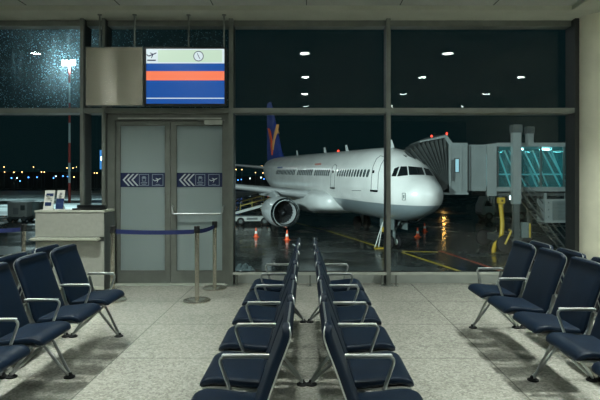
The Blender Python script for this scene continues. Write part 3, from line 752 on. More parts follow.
# aerofoil surfaces
def aerofoil(le, chord, th, nrm):
    """closed section: le = leading edge (local), chord along +x, nrm = thickness direction"""
    pts = []; n = 10; nrm = Vector(nrm); le = Vector(le)
    def tk(x): return 5 * th * (.2969 * math.sqrt(x) - .126 * x - .3516 * x * x + .2843 * x ** 3 - .1015 * x ** 4) * chord
    xs = [.5 - .5 * math.cos(PI * k / n) for k in range(n + 1)]
    for x in xs: pts.append(le + Vector((x * chord, 0, 0)) + nrm * tk(x))
    for x in xs[-2:0:-1]: pts.append(le + Vector((x * chord, 0, 0)) - nrm * tk(x))
    return pts
for sg in (1, -1):
    b = MB()
    b.loft([aerofoil((x, sg * y, ZC + z), c, t, (0, 0, 1)) for x, y, z, c, t in ((12.2, 1.2, -1.15, 6.6, .13), (13.2, 2.6, -1.02, 5.9, .13), (15.4, 6.4, -.62, 3.9, .12), (20.9, 16.6, .45, 1.5, .11))])
    w = b.build('wing', M['wingwhite'], plane, True)
    b = MB(); b.prism([(20.9, sg * 16.6, ZC + .42), (22.4, sg * 16.6, ZC + .42), (23.0, sg * 16.9, ZC + 2.2), (22.2, sg * 16.9, ZC + 2.2)], (0, sg * .06, 0)); b.build('winglet', M['finblue'], w)
    for yy in (5.2, 8.4, 11.6):
        b = MB(); x0 = 15.0 + (yy - 5) * .54; zz = ZC - .9 + (yy - 5) * .1
        b.tube([(x0, sg * yy, zz), (x0 + .8, sg * yy, zz - .15), (x0 + 2.2, sg * yy, zz - .15), (x0 + 3.4, sg * yy, zz - .05)], [.05, .2, .22, .03], 10); b.build('flap_fairing', M['wingwhite'], w, True)
    b = MB()
    b.loft([aerofoil((x, sg * y, ZC + z), c, t, (0, 0, 1)) for x, y, z, c, t in ((32.6, .6, 1.05, 3.6, .10), (35.4, 6.2, 1.55, 1.5, .09))]); b.build('stabilizer', M['wingwhite'], plane, True)
    # engine
    ex, ey, ez, R = 11.2, sg * 4.97, ZC - 2.16, 1.01
    e = MB().lathe([(R * .84, 0), (R * .93, -.10), (R, .18), (R * 1.05, 1.0), (R * 1.03, 2.0), (R * .9, 3.2), (R * .74, 3.9), (R * .70, 3.9), (R * .78, 3.0), (R * .80, .22)], 40, (ex, ey, ez), 'x', False).build('engine', M['nacelle'], plane, True)
    MB().lathe([(R * .80, .22), (R * .82, .05), (R * .86, -.08), (R * .92, -.13), (R * .98, -.04), (R * 1.01, .16)], 40, (ex, ey, ez), 'x', False).build('intake_lip', M['lip'], e, True)
    MB().lathe([(R * .80, .22), (R * .84, .6), (R * .86, 1.05), (0.0, 1.06)], 40, (ex, ey, ez), 'x', False).build('intake_duct', M['intake'], e, True)
    f = MB()
    for k in range(24):
        a = 2 * PI * k / 24; a2 = a + .17
        ra, rb = .30 * R, .83 * R
        f.prism([(ex + .98, ey + ra * math.cos(a), ez + ra * math.sin(a)), (ex + .98, ey + rb * math.cos(a), ez + rb * math.sin(a)), (ex + .86, ey + rb * math.cos(a2), ez + rb * math.sin(a2)), (ex + .86, ey + ra * math.cos(a2 + .1), ez + ra * math.sin(a2 + .1))], (.02, 0, 0))
    f.lathe([(0, .45), (.12 * R, .60), (.24 * R, .82), (.30 * R, 1.0)], 20, (ex, ey, ez), 'x')
    f.build('fan', M['fan'], e, True)
    MB().loft([aerofoil((ex + .9, ey, ez + R * .9), 4.6, .07, (0, 1, 0)), aerofoil((ex + 2.6, ey, ZC - .75), 3.6, .07, (0, 1, 0))]).build('pylon', M['hullgrey'], e, True)
    # main gear
    gx, gy, gz = 17.4, sg * 3.6, -.40
    gr = MB().tube([(gx, gy, ZC - .8), (gx, gy, gz + .58)], .13, 12).tube([(gx, gy, gz + 1.2), (gx, gy - sg * 1.5, ZC - 1.4)], .07, 8).build('main_gear', M['hullgrey'], plane, True)
    for dy in (-.42, .42):
        MB().lathe([(0, -.2), (.34, -.2), (.52, -.17), (.58, -.1), (.58, .1), (.52, .17), (.34, .2), (0, .2)], 24, (gx, gy + dy, gz + .58), 'y').build('wheel', M['rubber'], gr, True)
# wing-body fairing
b = MB(); rings = []
for s, hw, zt, zb in ((10.3, 1.7, -1.1, -1.85), (10.5, 2.15, -.9, -1.98), (10.9, 2.55, -.75, -2.1), (11.7, 2.85, -.62, -2.2), (13.0, 2.85, -.55, -2.4), (15, 2.8, -.55, -2.55), (18, 2.5, -.9, -2.6), (20.5, 2.1, -1.3, -2.4), (22.5, 1.3, -1.75, -2.22)):
    rings.append([(s, hw * math.copysign(abs(math.cos(a)) ** .6, math.cos(a)), ZC + (zt + zb) / 2 + (zt - zb) / 2 * math.copysign(abs(math.sin(a)) ** .6, math.sin(a))) for a in [2 * PI * k / 32 for k in range(32)]])
b.loft(rings); b.build('belly_fairing', M['fairing'], plane, True)
# fin
b = MB(); b.loft([aerofoil((x, 0, ZC + z), c, t, (0, 1, 0)) for x, z, c, t in ((27.4, 1.9, 8.3, .03), (29.2, 2.35, 6.6, .08), (33.6, 8.2, 2.5, .08), (33.9, 8.5, 2.0, .06))]); fin = b.build('fin', M['finblue'], plane, True)
def fin_poly(pts, m, name):
    b = MB(); b.prism([(x, .36, ZC + z) for x, z in pts], (0, -.30, 0)); b.build(name, m, fin)
fin_poly([(34.4, 5.55), (33.6, 5.2), (32.7, 4.1), (32.3, 3.0), (32.55, 1.9 + .55), (32.9, 3.2), (33.4, 4.3)], M['emblem'], 'emblem')
fin_poly([(32.25, 3.6), (31.7, 4.6), (30.6, 5.65), (30.9, 5.05), (31.6, 4.0), (32.1, 3.0)], M['emblem2'], 'emblem')
b = MB(); b.tube([(29.05, 0, ZC + 2.5), (33.5, 0, ZC + 8.15), (33.9, 0, ZC + 8.5)], .085, 8); b.build('leading_edge', M['lip'], fin, True)
# nose gear
gz = -.11
ng = MB().tube([(5.0, 0, ZC - 1.9), (5.0, 0, gz + .42)], .10, 12).tube([(5.0, 0, gz + 1.0), (4.1, 0, ZC - 2.0)], .05, 8).box((4.85, -.10, gz + 1.15), (4.97, .10, gz + 1.35)).build('nose_gear', M['vgrey'], plane, True)
for dy in (-.26, .26):
    MB().lathe([(0, -.12), (.22, -.12), (.36, -.10), (.40, -.05), (.40, .05), (.36, .10), (.22, .12), (0, .12)], 22, (5.0, dy, gz + .40), 'y').build('wheel', M['rubber'], ng, True)
    MB().lathe([(0, -.13), (.19, -.13), (.19, .13), (0, .13)], 16, (5.0, dy, gz + .40), 'y').build('hub', M['vwhite'], ng, True)
    MB().box((4.2, dy * 1.7 - .02, ZC - 2.72), (6.0, dy * 1.7 + .02, ZC - 2.0)).build('gear_door', M['vgrey'], ng)
# aerials
for s in (5.1, 12.0, 16.5, 24):
    MB().prism([(s, -.02, ZC + 2.15), (s + .5, -.02, ZC + 2.15), (s + .6, -.02, ZC + 2.65), (s + .35, -.02, ZC + 2.65)], (0, .04, 0)).build('aerial', M['fairing'], plane)
MB().lathe([(.09, 0), (.09, .10), (.05, .16), (0, .17)], 12, (14.0, 0, ZC + 2.18)).build('beacon', M['redlamp'], plane, True)

# ------------------------------------------------------------------ jet bridge
JB = 29.5
jb = thing('jet_bridge', 'grey jet bridge with teal-lit glass tunnel reaching the airliner nose', 'jet bridge', (10.0, JB, APRON))
jl = -jb.location
def jbox(name, m, x0, x1, z0, z1, y0, y1, par=None, bev=.01):
    b = MB(); b.box(Vector((x0, y0, z0)) + jl, Vector((x1, y1, z1)) + jl); return b.build(name, m, par or jb, False, bev)
def jx(px): return (px - CX) / F * JB
def jz(py): return EYE - (py - CY) / F * JB
Y0, Y1 = JB, JB + 2.7
cab = jbox('cab', M['bridge'], jx(448.5), jx(467), jz(193), jz(144), Y0 - .1, Y1 + .1)
b = MB(); b.prism([Vector(p) + jl for p in ((jx(419), Y0 - .15, jz(141.2)), (jx(446), Y0 - .15, jz(135)), (jx(452), Y0 - .15, jz(143)), (jx(467), Y0 - .15, jz(143)), (jx(467), Y0 - .15, jz(145.5)), (jx(449), Y0 - .15, jz(145.5)), (jx(444), Y0 - .15, jz(138)), (jx(419), Y0 - .15, jz(142.6)))], (0, Y1 - Y0 + .3, 0)); b.build('roof_hood', M['bridge'], cab)
jbox('corner_post', M['bridge_light'], jx(448.5), jx(450), jz(193), jz(144), Y0 - .16, Y0 - .1, cab, 0)
jbox('corner_post', M['bridge_light'], jx(459.5), jx(461), jz(193), jz(145), Y0 - .16, Y0 - .1, cab, 0)
jbox('window_frame', M['bridge_dark'], jx(453.2), jx(458.8), jz(173), jz(158.2), Y0 - .14, Y0 - .1, cab)
wl = jbox('lit_window', mat('cab_window_glow', (.02, .02, .02), .2, emit=(.45, .85, 1), estr=.75), jx(454.8), jx(458), jz(172), jz(159.2), Y0 - .155, Y0 - .14, cab, 0)
jbox('hand_rail', M['bridge_dark'], jx(450.8), jx(453.2), jz(181), jz(160), Y0 - .22, Y0 - .16, cab)
jbox('step', M['bridge_light'], jx(440), jx(467), jz(194.5), jz(192.6), Y0 - .3, Y1 + .1, cab)
for px, py in ((432, 136.8), (447.3, 134.2)):
    b = MB(); p = Vector((jx(px), Y0 + .1, jz(py))) + jl; b.lathe([(.03, -.25), (.03, 0), (.06, 0), (.06, .06), (.03, .11), (0, .12)], 12, p); b.build('warning_lamp', M['redlamp'], jb, True)
# pleated hood: frames fanned about the cab sill, pleats between them
piv = Vector((jx(447.5), 0, jz(192))); Rr = 3.22; rings = []; NF = 26
for i in range(NF + 1):
    a = math.radians(2 + 62 * i / NF); k = 1.0 if i % 2 == 0 else .93
    dx, dz = -math.sin(a) * Rr * k, math.cos(a) * Rr * k
    yi0, yi1 = Y0 + (0 if i % 2 == 0 else .14), Y1 - (0 if i % 2 == 0 else .14)
    ring = []
    for t in (.06, .3, .6, .85, 1.0): ring.append(Vector((piv.x + dx * t, yi0, piv.z + dz * t)) + jl)
    for yy in (.12, .5, .88): ring.append(Vector((piv.x + dx * 1.02, yi0 + (yi1 - yi0) * yy, piv.z + dz * 1.02)) + jl)
    for t in (1.0, .85, .6, .3, .06): ring.append(Vector((piv.x + dx * t, yi1, piv.z + dz * t)) + jl)
    rings.append(ring)
b = MB(); b.loft(rings, cap=False, closed=False); bw = b.build('bellows', M['bellows'], jb)
md = bw.modifiers.new('thickness', 'SOLIDIFY'); md.thickness = .02
for i in range(0, NF + 1, 2):
    b = MB(); b.tube([r + Vector((0, -.01 if n < 5 else 0, 0)) for n, r in enumerate(rings[i])], .022, 6); b.build('bellows_rib', M['bridge_dark'], bw, True)
# outer tunnel, joint frame and glazed inner tunnel
jbox('tunnel_section', M['bridge'], jx(467), jx(487), jz(191), jz(146), Y0 + .1, Y1 - .1)
jbox('roof_cap', M['bridge_light'], jx(466), jx(488), jz(146), jz(144.6), Y0 + .05, Y1)
for px in (468.5, 470.5): jbox('seal_strip', M['bridge_dark'], jx(px), jx(px + .9), jz(191), jz(146), Y0 + .06, Y0 + .1, None, 0)
jbox('joint_frame', M['bridge_light'], jx(487), jx(496.5), jz(196), jz(144), Y0 - .05, Y0 + .1); jbox('joint_frame', M['bridge_light'], jx(487), jx(496.5), jz(196), jz(144), Y1 - .1, Y1 + .05)
jbox('joint_frame', M['bridge_light'], jx(487), jx(496.5), jz(146), jz(144), Y0 + .1, Y1 - .1)
XE = jx(690)
jbox('tunnel_roof', M['bridge_light'], jx(496.5), XE, jz(146.6), jz(142.6), Y0, Y1)
jbox('tunnel_floor', M['bridge'], jx(487), XE, jz(191.5), jz(187), Y0, Y1)
jbox('floor_beam', M['bridge_dark'], jx(487), XE, jz(196), jz(193), Y0 + .05, Y0 + .3); jbox('floor_beam', M['bridge_dark'], jx(487), XE, jz(196), jz(193), Y1 - .3, Y1 - .05)
jbox('side_glass', M['tglass'], jx(497), XE, jz(187), jz(146.6), Y0 + .06, Y0 + .08, None, 0)
jbox('side_glass', M['tglass'], jx(497), XE, jz(187), jz(146.6), Y1 - .08, Y1 - .06, None, 0)
for px in (497.5, 540.5, 563.5, 587, 610, 640): 
    jbox('glazing_bar', M['bridge_dark'], jx(px), jx(px + 1.3), jz(187), jz(146.6), Y0, Y0 + .12, None, 0)
    jbox('glazing_bar', M['bridge_dark'], jx(px), jx(px + 1.3), jz(187), jz(146.6), Y1 - .12, Y1, None, 0)
zt, zb = jz(147.5), jz(186.5)
for yy in (Y0 + .2, Y1 - .2):
    for p0, p1 in ((498, 512), (521, 538.5), (526, 544) if yy > JB + 1 else (521.5, 539), (542, 562), (551.5, 568), (568, 590), (592, 612)):
        b = MB(); b.bar(Vector((jx(p0), yy, zt)) + jl, Vector((jx(p1), yy, zb)) + jl, .07, .07); b.build('truss_diagonal', M['truss'], jb)
    b = MB(); b.bar(Vector((jx(497), yy, jz(174))) + jl, Vector((XE, yy, jz(174))) + jl, .05, .05); b.build('hand_rail', M['truss'], jb)
for px, w in ((550.5, 11), (501, 4), (525, 7), (585, 11), (620, 11)):
    jbox('tube_lamp', M['tube'], jx(px), jx(px + w), jz(148.6), jz(147.4), JB + 1.2, JB + 1.4, None, 0)
jbox('lit_panel', mat('lit_doorway', (.4, .5, .5), .5, emit=(.30, .85, .95), estr=.55), jx(499), jx(503.5), jz(186), jz(152), Y1 - .35, Y1 - .3, None, 0)
# lift columns, bogie
def column(px0, px1, ytop, ymid, ybot, y):
    k = y / F
    X = lambda p: (p - CX) * k
    Z = lambda p: EYE - (p - CY) * k
    c = jbox('lift_column', M['bridge_light'], X(px0), X(px1), Z(ymid), Z(ytop), y - .2, y + .2)
    jbox('cap', M['bridge_dark'], X(px0) - .05, X(px1) + .05, Z(ytop) - .05, Z(ytop) + .40, y - .25, y + .25, c)
    jbox('inner_leg', M['bridge_dark'], X(px0 + 1), X(px1 - 1), APRON + .5, Z(ymid), y - .12, y + .12, c)
column(512, 520, 132, 204, 240, JB - .35)
column(526.5, 532.5, 133, 196, 236, JB + 3.2)
bg = jbox('bogie', M['bridge_dark'], 11.3, 12.1, APRON + .45, APRON + .85, JB - .5, JB + 3.4)
for yy in (JB - .35, JB + 3.2):
    for dx in (-.55, .55):
        b = MB(); b.lathe([(0, -.16), (.30, -.16), (.48, -.12), (.52, 0), (.48, .12), (.30, .16), (0, .16)], 22, Vector((11.7 + dx, yy, APRON + .52)) + jl, 'y'); b.build('wheel', M['rubber'], bg, True)
b = MB(); b.tube([Vector(p) + jl for p in ((11.0, JB - .7, APRON + .55), (11.35, JB - .7, APRON + 1.3), (11.2, JB - .7, APRON + 1.35))], .06, 8); b.build('safety_hoop', M['yellow'], bg, True)
jbox('control_box', M['vgrey'], 12.0, 12.35, APRON + .9, APRON + 1.75, JB - .6, JB - .3, bg)
jbox('warning_panel', M['yellow'], 12.38, 12.46, APRON + .9, APRON + 1.7, JB - .62, JB - .56, bg)
# service stair
stt = MB()
for yy in (JB - .25, JB + .65): 
    stt.bar(Vector((jx(519), yy, jz(192))) + jl, Vector((jx(566), yy, APRON + .05)) + jl, .06, .20, (0, 1, 0))
sto = stt.build('service_stair', M['bridge_dark'], jb)
a0, a1 = Vector((jx(519), 0, jz(192))), Vector((jx(566), 0, APRON + .05))
b = MB()
for k in range(1, 15):
    p = a0.lerp(a1, k / 15); b.box(Vector((p.x - .13, JB - .25, p.z)) + jl, Vector((p.x + .13, JB + .65, p.z + .03)) + jl)
b.build('tread', M['bridge_dark'], sto)
for yy in (JB - .27, JB + .67):
    for h in (.5, .95):
        b = MB(); b.tube([Vector((a0.x, yy, a0.z + h)) + jl, Vector((a1.x, yy, a1.z + h)) + jl], .028, 8); b.build('hand_rail', M['bridge_dark'], sto, True)
# air-conditioning unit hanging under the tunnel
au = jbox('air_unit', M['bridge_light'], jx(541), jx(569), jz(222), jz(199), JB - .55, JB + .55)
jbox('grille_panel', M['vgrey'], jx(547.5), jx(561.5), jz(219.5), jz(201), JB - .58, JB - .55, au)
b = MB()
for k in range(14):
    z = jz(219) + (jz(201.5) - jz(219)) * k / 13; b.box(Vector((jx(548), JB - .60, z - .012)) + jl, Vector((jx(561), JB - .58, z + .012)) + jl)
b.build('louvre', M['bridge_dark'], au)
for px in (544.2, 565): jbox('hanger', M['bridge_light'], jx(px), jx(px + 1.2), jz(199), jz(193), JB - .2, JB + .1, au)
b = MB()
for px in (543.5, 565):
    for py in (203, 210, 217): b.box(Vector((jx(px), JB - .57, jz(py))) + jl, Vector((jx(px + 1), JB - .55, jz(py - 1.6))) + jl)
b.build('latch', M['bridge_dark'], au)
for i in range(3):
    jbox('cable_loop', M['bridge_dark'], jx(488 + 3 * i), jx(489 + 3 * i), jz(201 + 2 * i), jz(196), JB, JB + .1)
# yellow hose drop
yh = thing('supply_hose', 'yellow ribbed hose with a box hanging under the jet bridge', 'hose', gp(499, 253) + Vector((0, 0, 0)))
hd = yh.location.y; hk = hd / F
def hp(px, py): return Vector(((px - CX) * hk, 0, EYE - (py - CY) * hk)) - Vector((yh.location.x, 0, yh.location.z))
path = [Vector(interp([hp(500.5, 204), hp(501.5, 212), hp(502.2, 224), hp(501.5, 234), hp(499.8, 240), hp(495.5, 244), hp(493.6, 250), hp(494, 252.4)], k / 60)) for k in range(61)]
b = MB(); b.tube(path, [.115 + .02 * (k % 2) for k in range(61)], 12); b.build('hose', M['yellow'], yh, True)
b = MB(); b.box(hp(498, 203.5) + Vector((0, -.18, 0)), hp(504, 197.5) + Vector((0, .18, 0))); bx = b.build('junction_box', M['yellow'], yh, False, .02)
b = MB(); b.box(hp(500.2, 201.6) + Vector((0, -.2, 0)), hp(502, 199.6) + Vector((0, -.18, 0))); b.build('socket', M['black'], bx)
b = MB(); b.tube([hp(501, 197.5), hp(501, 195.6)], .05, 8); b.build('hanger', M['bridge_dark'], yh)

# ------------------------------------------------------------------ cones
def cone(px, py, label):
    t = thing('traffic_cone', label, 'cone', gp(px, py), .3, 'traffic cones on the apron')
    b = MB(); b.box((-.20, -.20, 0), (.20, .20, .04)); b.build('base', M['orange'], t, False, .01)
    def r(z): return .15 - .12 * (z - .04) / .66
    b = MB(); b.lathe([(r(.04), .04), (r(.26), .26)], 16); b.lathe([(r(.44), .44), (r(.70), .70), (0, .705)], 16); b.build('body', M['orange'], t, True)
    b = MB(); b.lathe([(r(.26) + .002, .26), (r(.44) + .002, .44)], 16); b.build('reflective_band', M['conewhite'], t, True)
cone(256, 237, 'orange cone on wet ground left of the near engine')
cone(287, 240, 'orange cone on wet ground just right below the near engine')
cone(417.6, 237, 'larger-looking orange cone standing below the airliner nose')
cone(424.6, 231.5, 'farther orange cone under the nose, right of the other one')

# ------------------------------------------------------------------ vehicles on the apron
def wheel(parent, p, r=.36, w=.24, axis='y'):
    b = MB(); b.lathe([(0, -w / 2), (r * .6, -w / 2), (r * .93, -w * .4), (r, -w * .2), (r, w * .2), (r * .93, w * .4), (r * .6, w / 2), (0, w / 2)], 20, p, axis); o = b.build('wheel', M['rubber'], parent, True)
    b = MB(); b.lathe([(0, -w / 2 - .01), (r * .5, -w / 2 - .01), (r * .5, w / 2 + .01), (0, w / 2 + .01)], 14, p, axis); b.build('hub', M['vgrey'], o, True)
# belt loader: d about 49 m
g0 = gp(252, 224.5)
bl = thing('belt_loader', 'white belt loader with yellow rails standing behind the near engine', 'vehicle', g0, .12)
u = g0.y / F
b = MB(); b.box((-1.7, -.8, .38), (1.7, .8, .80)); b.box((-1.75, -.85, .45), (-1.5, .85, .62)); b.build('chassis', M['vwhite'], bl, False, .05)
b = MB(); b.box((.95, -.85, .80), (1.65, .1, 1.25)); b.build('driver_seat', M['vgrey'], bl, False, .06)
for x in (-1.05, 1.15):
    for y in (-.75, .75): wheel(bl, Vector((x, y, .36)))
b = MB(); b.bar((-2.1, .1, .95), (2.3, .1, 2.15), .9, .22); cv = b.build('conveyor', M['vwhite'], bl)
b = MB(); b.bar((-2.05, .1, 1.08), (2.25, .1, 2.27), .7, .03); b.build('belt', M['rubber'], cv)
for y in (-.38, .58):
    b = MB(); A, B = Vector((-1.1, y, 1.35)), Vector((2.25, y, 2.25))
    b.tube([A, A + Vector((.05, 0, .8)), B + Vector((0, 0, .8)), B], .045, 8); b.tube([A + Vector((0, 0, .4)), B + Vector((0, 0, .4))], .035, 8)
    for t in (.33, .66): b.tube([A.lerp(B, t), A.lerp(B, t) + Vector((0, 0, .8))], .035, 8)
    b.build('guard_rail', M['paleyellow'], cv, True)
b = MB(); b.box((-.5, -.83, .5), (.5, -.80, .7)); b.build('dark_badge', M['vgrey'], bl)
# ground cart at the left
g1 = gp(20, 222)
gc = thing('service_cart', 'boxy white service cart on wheels, outside left behind the counter', 'vehicle', g1, .1)
b = MB(); b.box((-.9, -.7, .55), (.9, .7, 1.95)); b.build('box_body', M['vwhite'], gc, False, .05)
b = MB(); b.box((-1.0, -.75, .35), (1.0, .75, .55)); b.build('chassis', M['vgrey'], gc, False, .03)
b = MB(); b.box((-.35, -.73, .8), (.15, -.70, 1.45)); b.build('hatch', M['hullgrey'], gc, False, .02)
b = MB(); b.box((.35, -.74, 1.2), (.75, -.70, 1.7)); b.build('vent', M['vgrey'], gc)
b = MB(); b.box((-.95, -.6, 1.95), (.95, .6, 2.02)); b.build('lid', M['hullgrey'], gc)
for x in (-.65, .65):
    for y in (-.6, .6): wheel(gc, Vector((x, y, .3)), .3, .2)
b = MB(); b.tube([(-1.0, 0, .4), (-1.9, 0, .35), (-2.0, 0, .5)], .05, 8); b.build('tow_bar', M['vgrey'], gc, True)
g2 = gp(38.5, 220.5)
dc = thing('luggage_trolley', 'dark covered luggage trolley right of the white service cart outside', 'vehicle', g2, -.1)
b = MB(); b.box((-.5, -.6, .5), (.5, .6, 2.0)); b.build('cover', M['vgrey'], dc, False, .06)
b = MB(); b.box((-.55, -.65, .35), (.55, .65, .5)); b.build('chassis', M['bridge_dark'], dc)
for x in (-.4, .4):
    for y in (-.6, .6): wheel(dc, Vector((x, y, .28)), .28, .18)
# white truck seen beneath the jet bridge
g3 = gp(503, 220)
tk = thing('box_truck', 'pale box truck parked far off under the jet bridge', 'vehicle', g3, .05)
b = MB(); b.box((-1.2, -1.1, .9), (2.4, 1.1, 3.0)); b.build('cargo_box', M['vgrey'], tk, False, .06)
b = MB(); b.prism([(-2.6, -1.0, .6), (-1.3, -1.0, .6), (-1.3, -1.0, 2.5), (-2.2, -1.0, 2.5), (-2.6, -1.0, 1.5)], (0, 2.0, 0)); b.build('cabin', M['vwhite'], tk, False, .06)
b = MB(); b.prism([(-2.4, -1.02, 1.5), (-1.55, -1.02, 1.5), (-1.55, -1.02, 2.3), (-2.1, -1.02, 2.3)], (0, .03, 0)); b.build('side_window', M['cockpit'], tk)
b = MB(); b.box((-2.6, -.9, .5), (2.4, .9, .85)); b.build('chassis', M['bridge_dark'], tk)
for x in (-1.9, 1.5):
    for y in (-.9, .9): wheel(tk, Vector((x, y, .45)), .45, .3)
b = MB(); b.box((.2, -1.14, 2.2), (1.4, -1.1, 2.6)); b.build('work_lamp', M['lamp_w'], tk)
# yellow stand by the nose gear
g4 = gp(381, 248.5)
ys = thing('wheel_stand', 'yellow metal stand with pale poles beside the nose wheel', 'stand', g4, .2)
b = MB(); b.box((-.42, -.2, 0), (.28, .2, .06)); b.build('base', M['yellow'], ys, False, .02)
b = MB(); b.tube([(.18, -.1, .1), (.22, -.1, 1.1), (.16, -.1, 1.95)], .05, 8); b.build('post', M['yellow'], ys, True)
b = MB(); b.box((.02, -.2, 1.0), (.30, .0, 1.3)); b.build('reel', M['yellow'], ys, False, .03)
for x in (-.38, -.15):
    b = MB(); b.tube([(x, 0, .1), (.1, -.05, 1.6)], .028, 8); b.build('pole', M['vwhite'], ys, True)
# dark sheeting heap close to the terminal
g5 = gp(244, 272)
b = MB(); rows = []
for i in range(15):
    row = []
    for j in range(11):
        u_, v_ = i / 14 * 2 - 1, j / 10 * 2 - 1; r2 = min(1, u_ * u_ * .9 + v_ * v_ * .9)
        row.append((u_ * .55, v_ * .4, max(.0, (1 - r2) * .42 * (.6 + .4 * math.sin(9 * u_ + 5 * v_) * math.cos(7 * v_ - 4 * u_)))))
    rows.append(row)
b.loft(rows, cap=False, closed=False); hp_ = b.build('sheeting_heap', M['tarp'], None, True); hp_.location = g5 + Vector((0, 0, .02))
sd = hp_.modifiers.new('thickness', 'SOLIDIFY'); sd.thickness = .03
tag(hp_, 'shiny black sheeting heap on the apron at the foot of the glass', 'heap')

# ------------------------------------------------------------------ floodlight mast
md_ = 100.0; mk = md_ / F
mx = (69.5 - CX) * mk
ms = thing('light_mast', 'tall red and white floodlight mast on the apron at far left', 'light mast', (mx, md_, APRON))
ztop = EYE + (CY - 63) * mk - APRON
NB = 7
for k in range(NB):
    z0, z1 = ztop * k / NB, ztop * (k + 1) / NB
    b = MB(); b.lathe([(.24 - .012 * k, z0), (.228 - .012 * k, z1)], 14); b.build('mast_section', M['mast_red'] if k % 2 == 0 else M['mast_white'], ms, True)
b = MB(); b.box((-1.3, -.12, ztop - .1), (1.3, .12, ztop + .12)); hd_ = b.build('cross_arm', M['vgrey'], ms)
for x in (-1.05, -.45, .45, 1.05):
    for z in (-.32, .30):
        b = MB(); b.box((x - .22, -.30, ztop + z - .17), (x + .22, 0, ztop + z + .17)); lm = b.build('flood_housing', M['vgrey'], hd_, False, .02)
        b = MB(); b.box((x - .19, -.33, ztop + z - .14), (x + .19, -.305, ztop + z + .14)); b.build('flood_lens', M['floodlamp'], lm)
def spot(parent, name, loc, target, W, size, col, rad=.3, blend=.5):
    l = bpy.data.lights.new(name, 'SPOT'); l.energy = W; l.spot_size = math.radians(size); l.spot_blend = blend; l.color = col; l.shadow_soft_size = rad
    o = link(name, l, parent); o.location = loc
    w = Vector(target) - (Vector(loc) + (parent.location if parent else Vector()))
    o.rotation_euler = w.to_track_quat('-Z', 'Y').to_euler(); return o
spot(ms, 'mast_beam', (0, -1.2, ztop), (-40, 80, APRON), 130000, 80, (.72, .96, 1.0), .5, .9)
spot(ms, 'mast_beam', (0, -.5, ztop), (-62, 152, APRON), 420000, 92, (.72, .96, 1.0), .5, .8)
# roof-edge floodlights of the terminal, outside above the glass
def floodlight(x, z, target, W, label, size=100):
    t = thing('wall_floodlight', label, 'light', (x, 8.5, z))
    b = MB(); b.box((-.3, -.05, -.2), (.3, .12, .2)); b.build('housing', M['bridge_dark'], t, False, .02)
    b = MB(); b.box((-.26, .12, -.16), (.26, .13, .16)); b.build('lens', M['floodlamp'], t)
    b = MB(); b.bar((0, 0, -.2), (0, -.3, -.5), .06, .06); b.build('bracket', M['bridge_dark'], t)
    spot(t, 'beam', (0, .25, 0), target, W, size, (.88, 1.0, .98), .25)
floodlight(-9.5, 5.6, (2, 34, 0), 33000, 'terminal floodlight above the glass on the left, aimed at the airliner')
floodlight(9.5, 5.6, (7, 30, 0), 3200, 'terminal floodlight above the glass on the right, aimed at the nose')

# ------------------------------------------------------------------ distance: dark buildings and lamps
far = [(-150, 330, 90, 16), (-60, 360, 70, 12), (10, 380, 60, 14), (120, 400, 120, 20), (250, 330, 120, 24), (-300, 350, 160, 14)]
labs = ['long dark building far left on the horizon', 'low dark building left of the airliner tail', 'dark distant hall behind the airliner', 'broad dark hall far behind the airliner nose', 'tall dark building far right beyond the jet bridge', 'dark far-left block at the photo edge']
for (x, y, w, h), lab in zip(far, labs):
    t = thing('distant_building', lab, 'building', (x, y, APRON))
    MB().box((-w / 2, 0, 0), (w / 2, 30, h * .6)).build('wall', M['far'], t); MB().box((-w / 2 - 1, -.5, h * .6), (w / 2 + 1, 30, h * .6 + .8)).build('roof', M['far'], t)
NL = [0]
def lampthing(px, py, kind, label, group, d=230.0, r=.22):
    NL[0] += 1; d += (NL[0] * 5) % 13 * 3.0
    k = d / F; x = (px - CX) * k; z = EYE - (py - CY) * k
    b = MB(); b.tube([(0, 0, 0), (0, 0, z - APRON - r)], .10, 6); o = thing('apron_lamp', label, 'lamp', (x, d, APRON), 0, group)
    b.build('pole', M['bridge_dark'], o)
    b = MB(); b.lathe([(0, -r), (r * .7, -r * .7), (r, 0), (r * .7, r * .7), (0, r)], 10, (0, 0, z - APRON)); b.build('lamp_head', M[kind], o, True)
for px, py in ((4, 167), (4.5, 172), (14, 172.3), (22, 172), (33.5, 167), (41.5, 172), (44.3, 172), (67, 168), (73, 168), (76.5, 167), (74, 177)):
    lampthing(px, py, 'lamp_o', 'distant orange lamp seen left of the frosted doors', 'orange lamps at the left')
for px, py in ((94.5, 173), (97, 173)): lampthing(px, py, 'lamp_o', 'orange lamp in the narrow pane beside the door frame', 'orange lamps in the narrow pane')
for px, py in ((11.5, 178), (20, 181), (28.5, 177.3), (37, 177.3), (53.5, 178), (63, 176), (67.3, 176.6)):
    lampthing(px, py, 'lamp_b', 'small blue taxiway lamp left of the frosted doors', 'blue lamps at the left', r=.28)
lampthing(17, 178, 'lamp_w', 'small white lamp among the blue ones at far left', None); lampthing(56, 176.2, 'lamp_w', 'small white lamp close above the counter leaflets', None)
lampthing(104, 181, 'lamp_w', 'white lamp low in the narrow pane beside the door frame', None, r=.3)
for px, py in ((236, 169.5), (242, 169.5), (262, 166), (255.5, 172.5), (263, 173)): lampthing(px, py, 'lamp_o', 'distant orange lamp between mullion and airliner tail', 'orange lamps by the tail')
for px, py in ((238, 180), (241.5, 179.5)): lampthing(px, py, 'lamp_b', 'small blue lamp under the tailplane, near the mullion', 'blue lamps by the mullion')
lampthing(250, 178.5, 'lamp_w', 'white lamp below the tailplane, midway to the fuselage', None, r=.3); lampthing(261, 177.5, 'lamp_w', 'white lamp below the tailplane, close to the fuselage', None, r=.28)
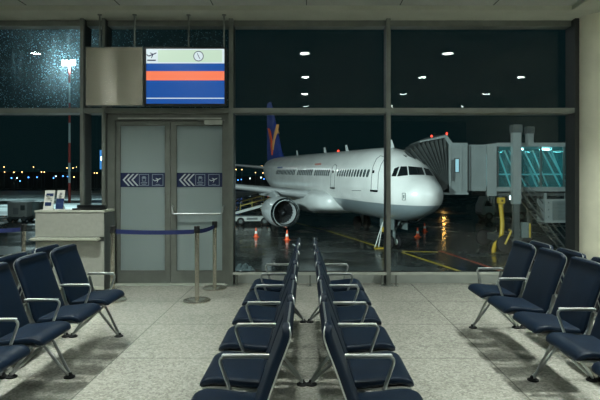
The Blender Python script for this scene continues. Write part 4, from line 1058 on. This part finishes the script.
lampthing(264, 179, 'lamp_b', 'blue lamp close left of the airliner rear fuselage', None); lampthing(268, 178.5, 'lamp_r', 'red lamp touching the airliner rear fuselage outline', None)
# lamp whose light streaks over the wet ground behind the nose
sp = thing('apron_lamp', 'amber apron lamp behind the jet bridge hood', 'lamp', ((444 - CX) / F * 80, 80, APRON))
MB().tube([(0, 0, 0), (0, 0, 2.3)], .05, 8).build('pole', M['bridge_dark'], sp); MB().lathe([(0, 2.3), (.2, 2.35), (.2, 2.6), (0, 2.65)], 12).build('lamp_head', mat('amber_lamp', (.9, .5, .1), .5, emit=(1, .5, .12), estr=60), sp, True)
# glowing panel added far off, stands in for a reflection in the narrow pane
lk = 150 / F
sg = thing('reflection_panel', 'small blue glowing panel standing in for a reflection, at the right of the narrow pane', 'reflection', ((103 - CX) * lk, 150, APRON))
MB().box((-.95, 0, 7.7), (.95, .3, 13.2)).build('glow_face', mat('reflection_glow', (.02, .03, .05), .4, emit=(.05, .28, .75), estr=.9), sg)
MB().box((-.6, -.05, 10.2), (.7, 0, 11.4)).build('white_bar', M['lamp_w'], sg); MB().box((-.12, .05, 0), (.12, .25, 7.7)).build('pole', M['bridge_dark'], sg)

# ------------------------------------------------------------------ night sky
w = bpy.data.worlds.new('night'); bpy.context.scene.world = w; w.use_nodes = True
bg_ = w.node_tree.nodes['Background']; bg_.inputs[0].default_value = (.16, .62, .72, 1); bg_.inputs[1].default_value = .012

# ------------------------------------------------------------------ camera and view
cd = bpy.data.cameras.new('camera'); cam = bpy.data.objects.new('camera', cd); C.objects.link(cam)
cam.location = (0, 0, EYE); cam.rotation_euler = (PI / 2, 0, 0)
cd.sensor_width = 36; cd.lens = F / 600 * 36; cd.shift_x = (300 - CX) / 600; cd.shift_y = (CY - 200) / 600
cd.clip_start = .05; cd.clip_end = 2000
sc = bpy.context.scene; sc.camera = cam
vs = sc.view_settings; vs.view_transform = 'Standard'; vs.look = 'None'; vs.gamma = 1; vs.use_curve_mapping = False; vs.exposure = 0.0
sc.cycles.max_bounces = 10; sc.cycles.transparent_max_bounces = 24; sc.cycles.sample_clamp_indirect = 6
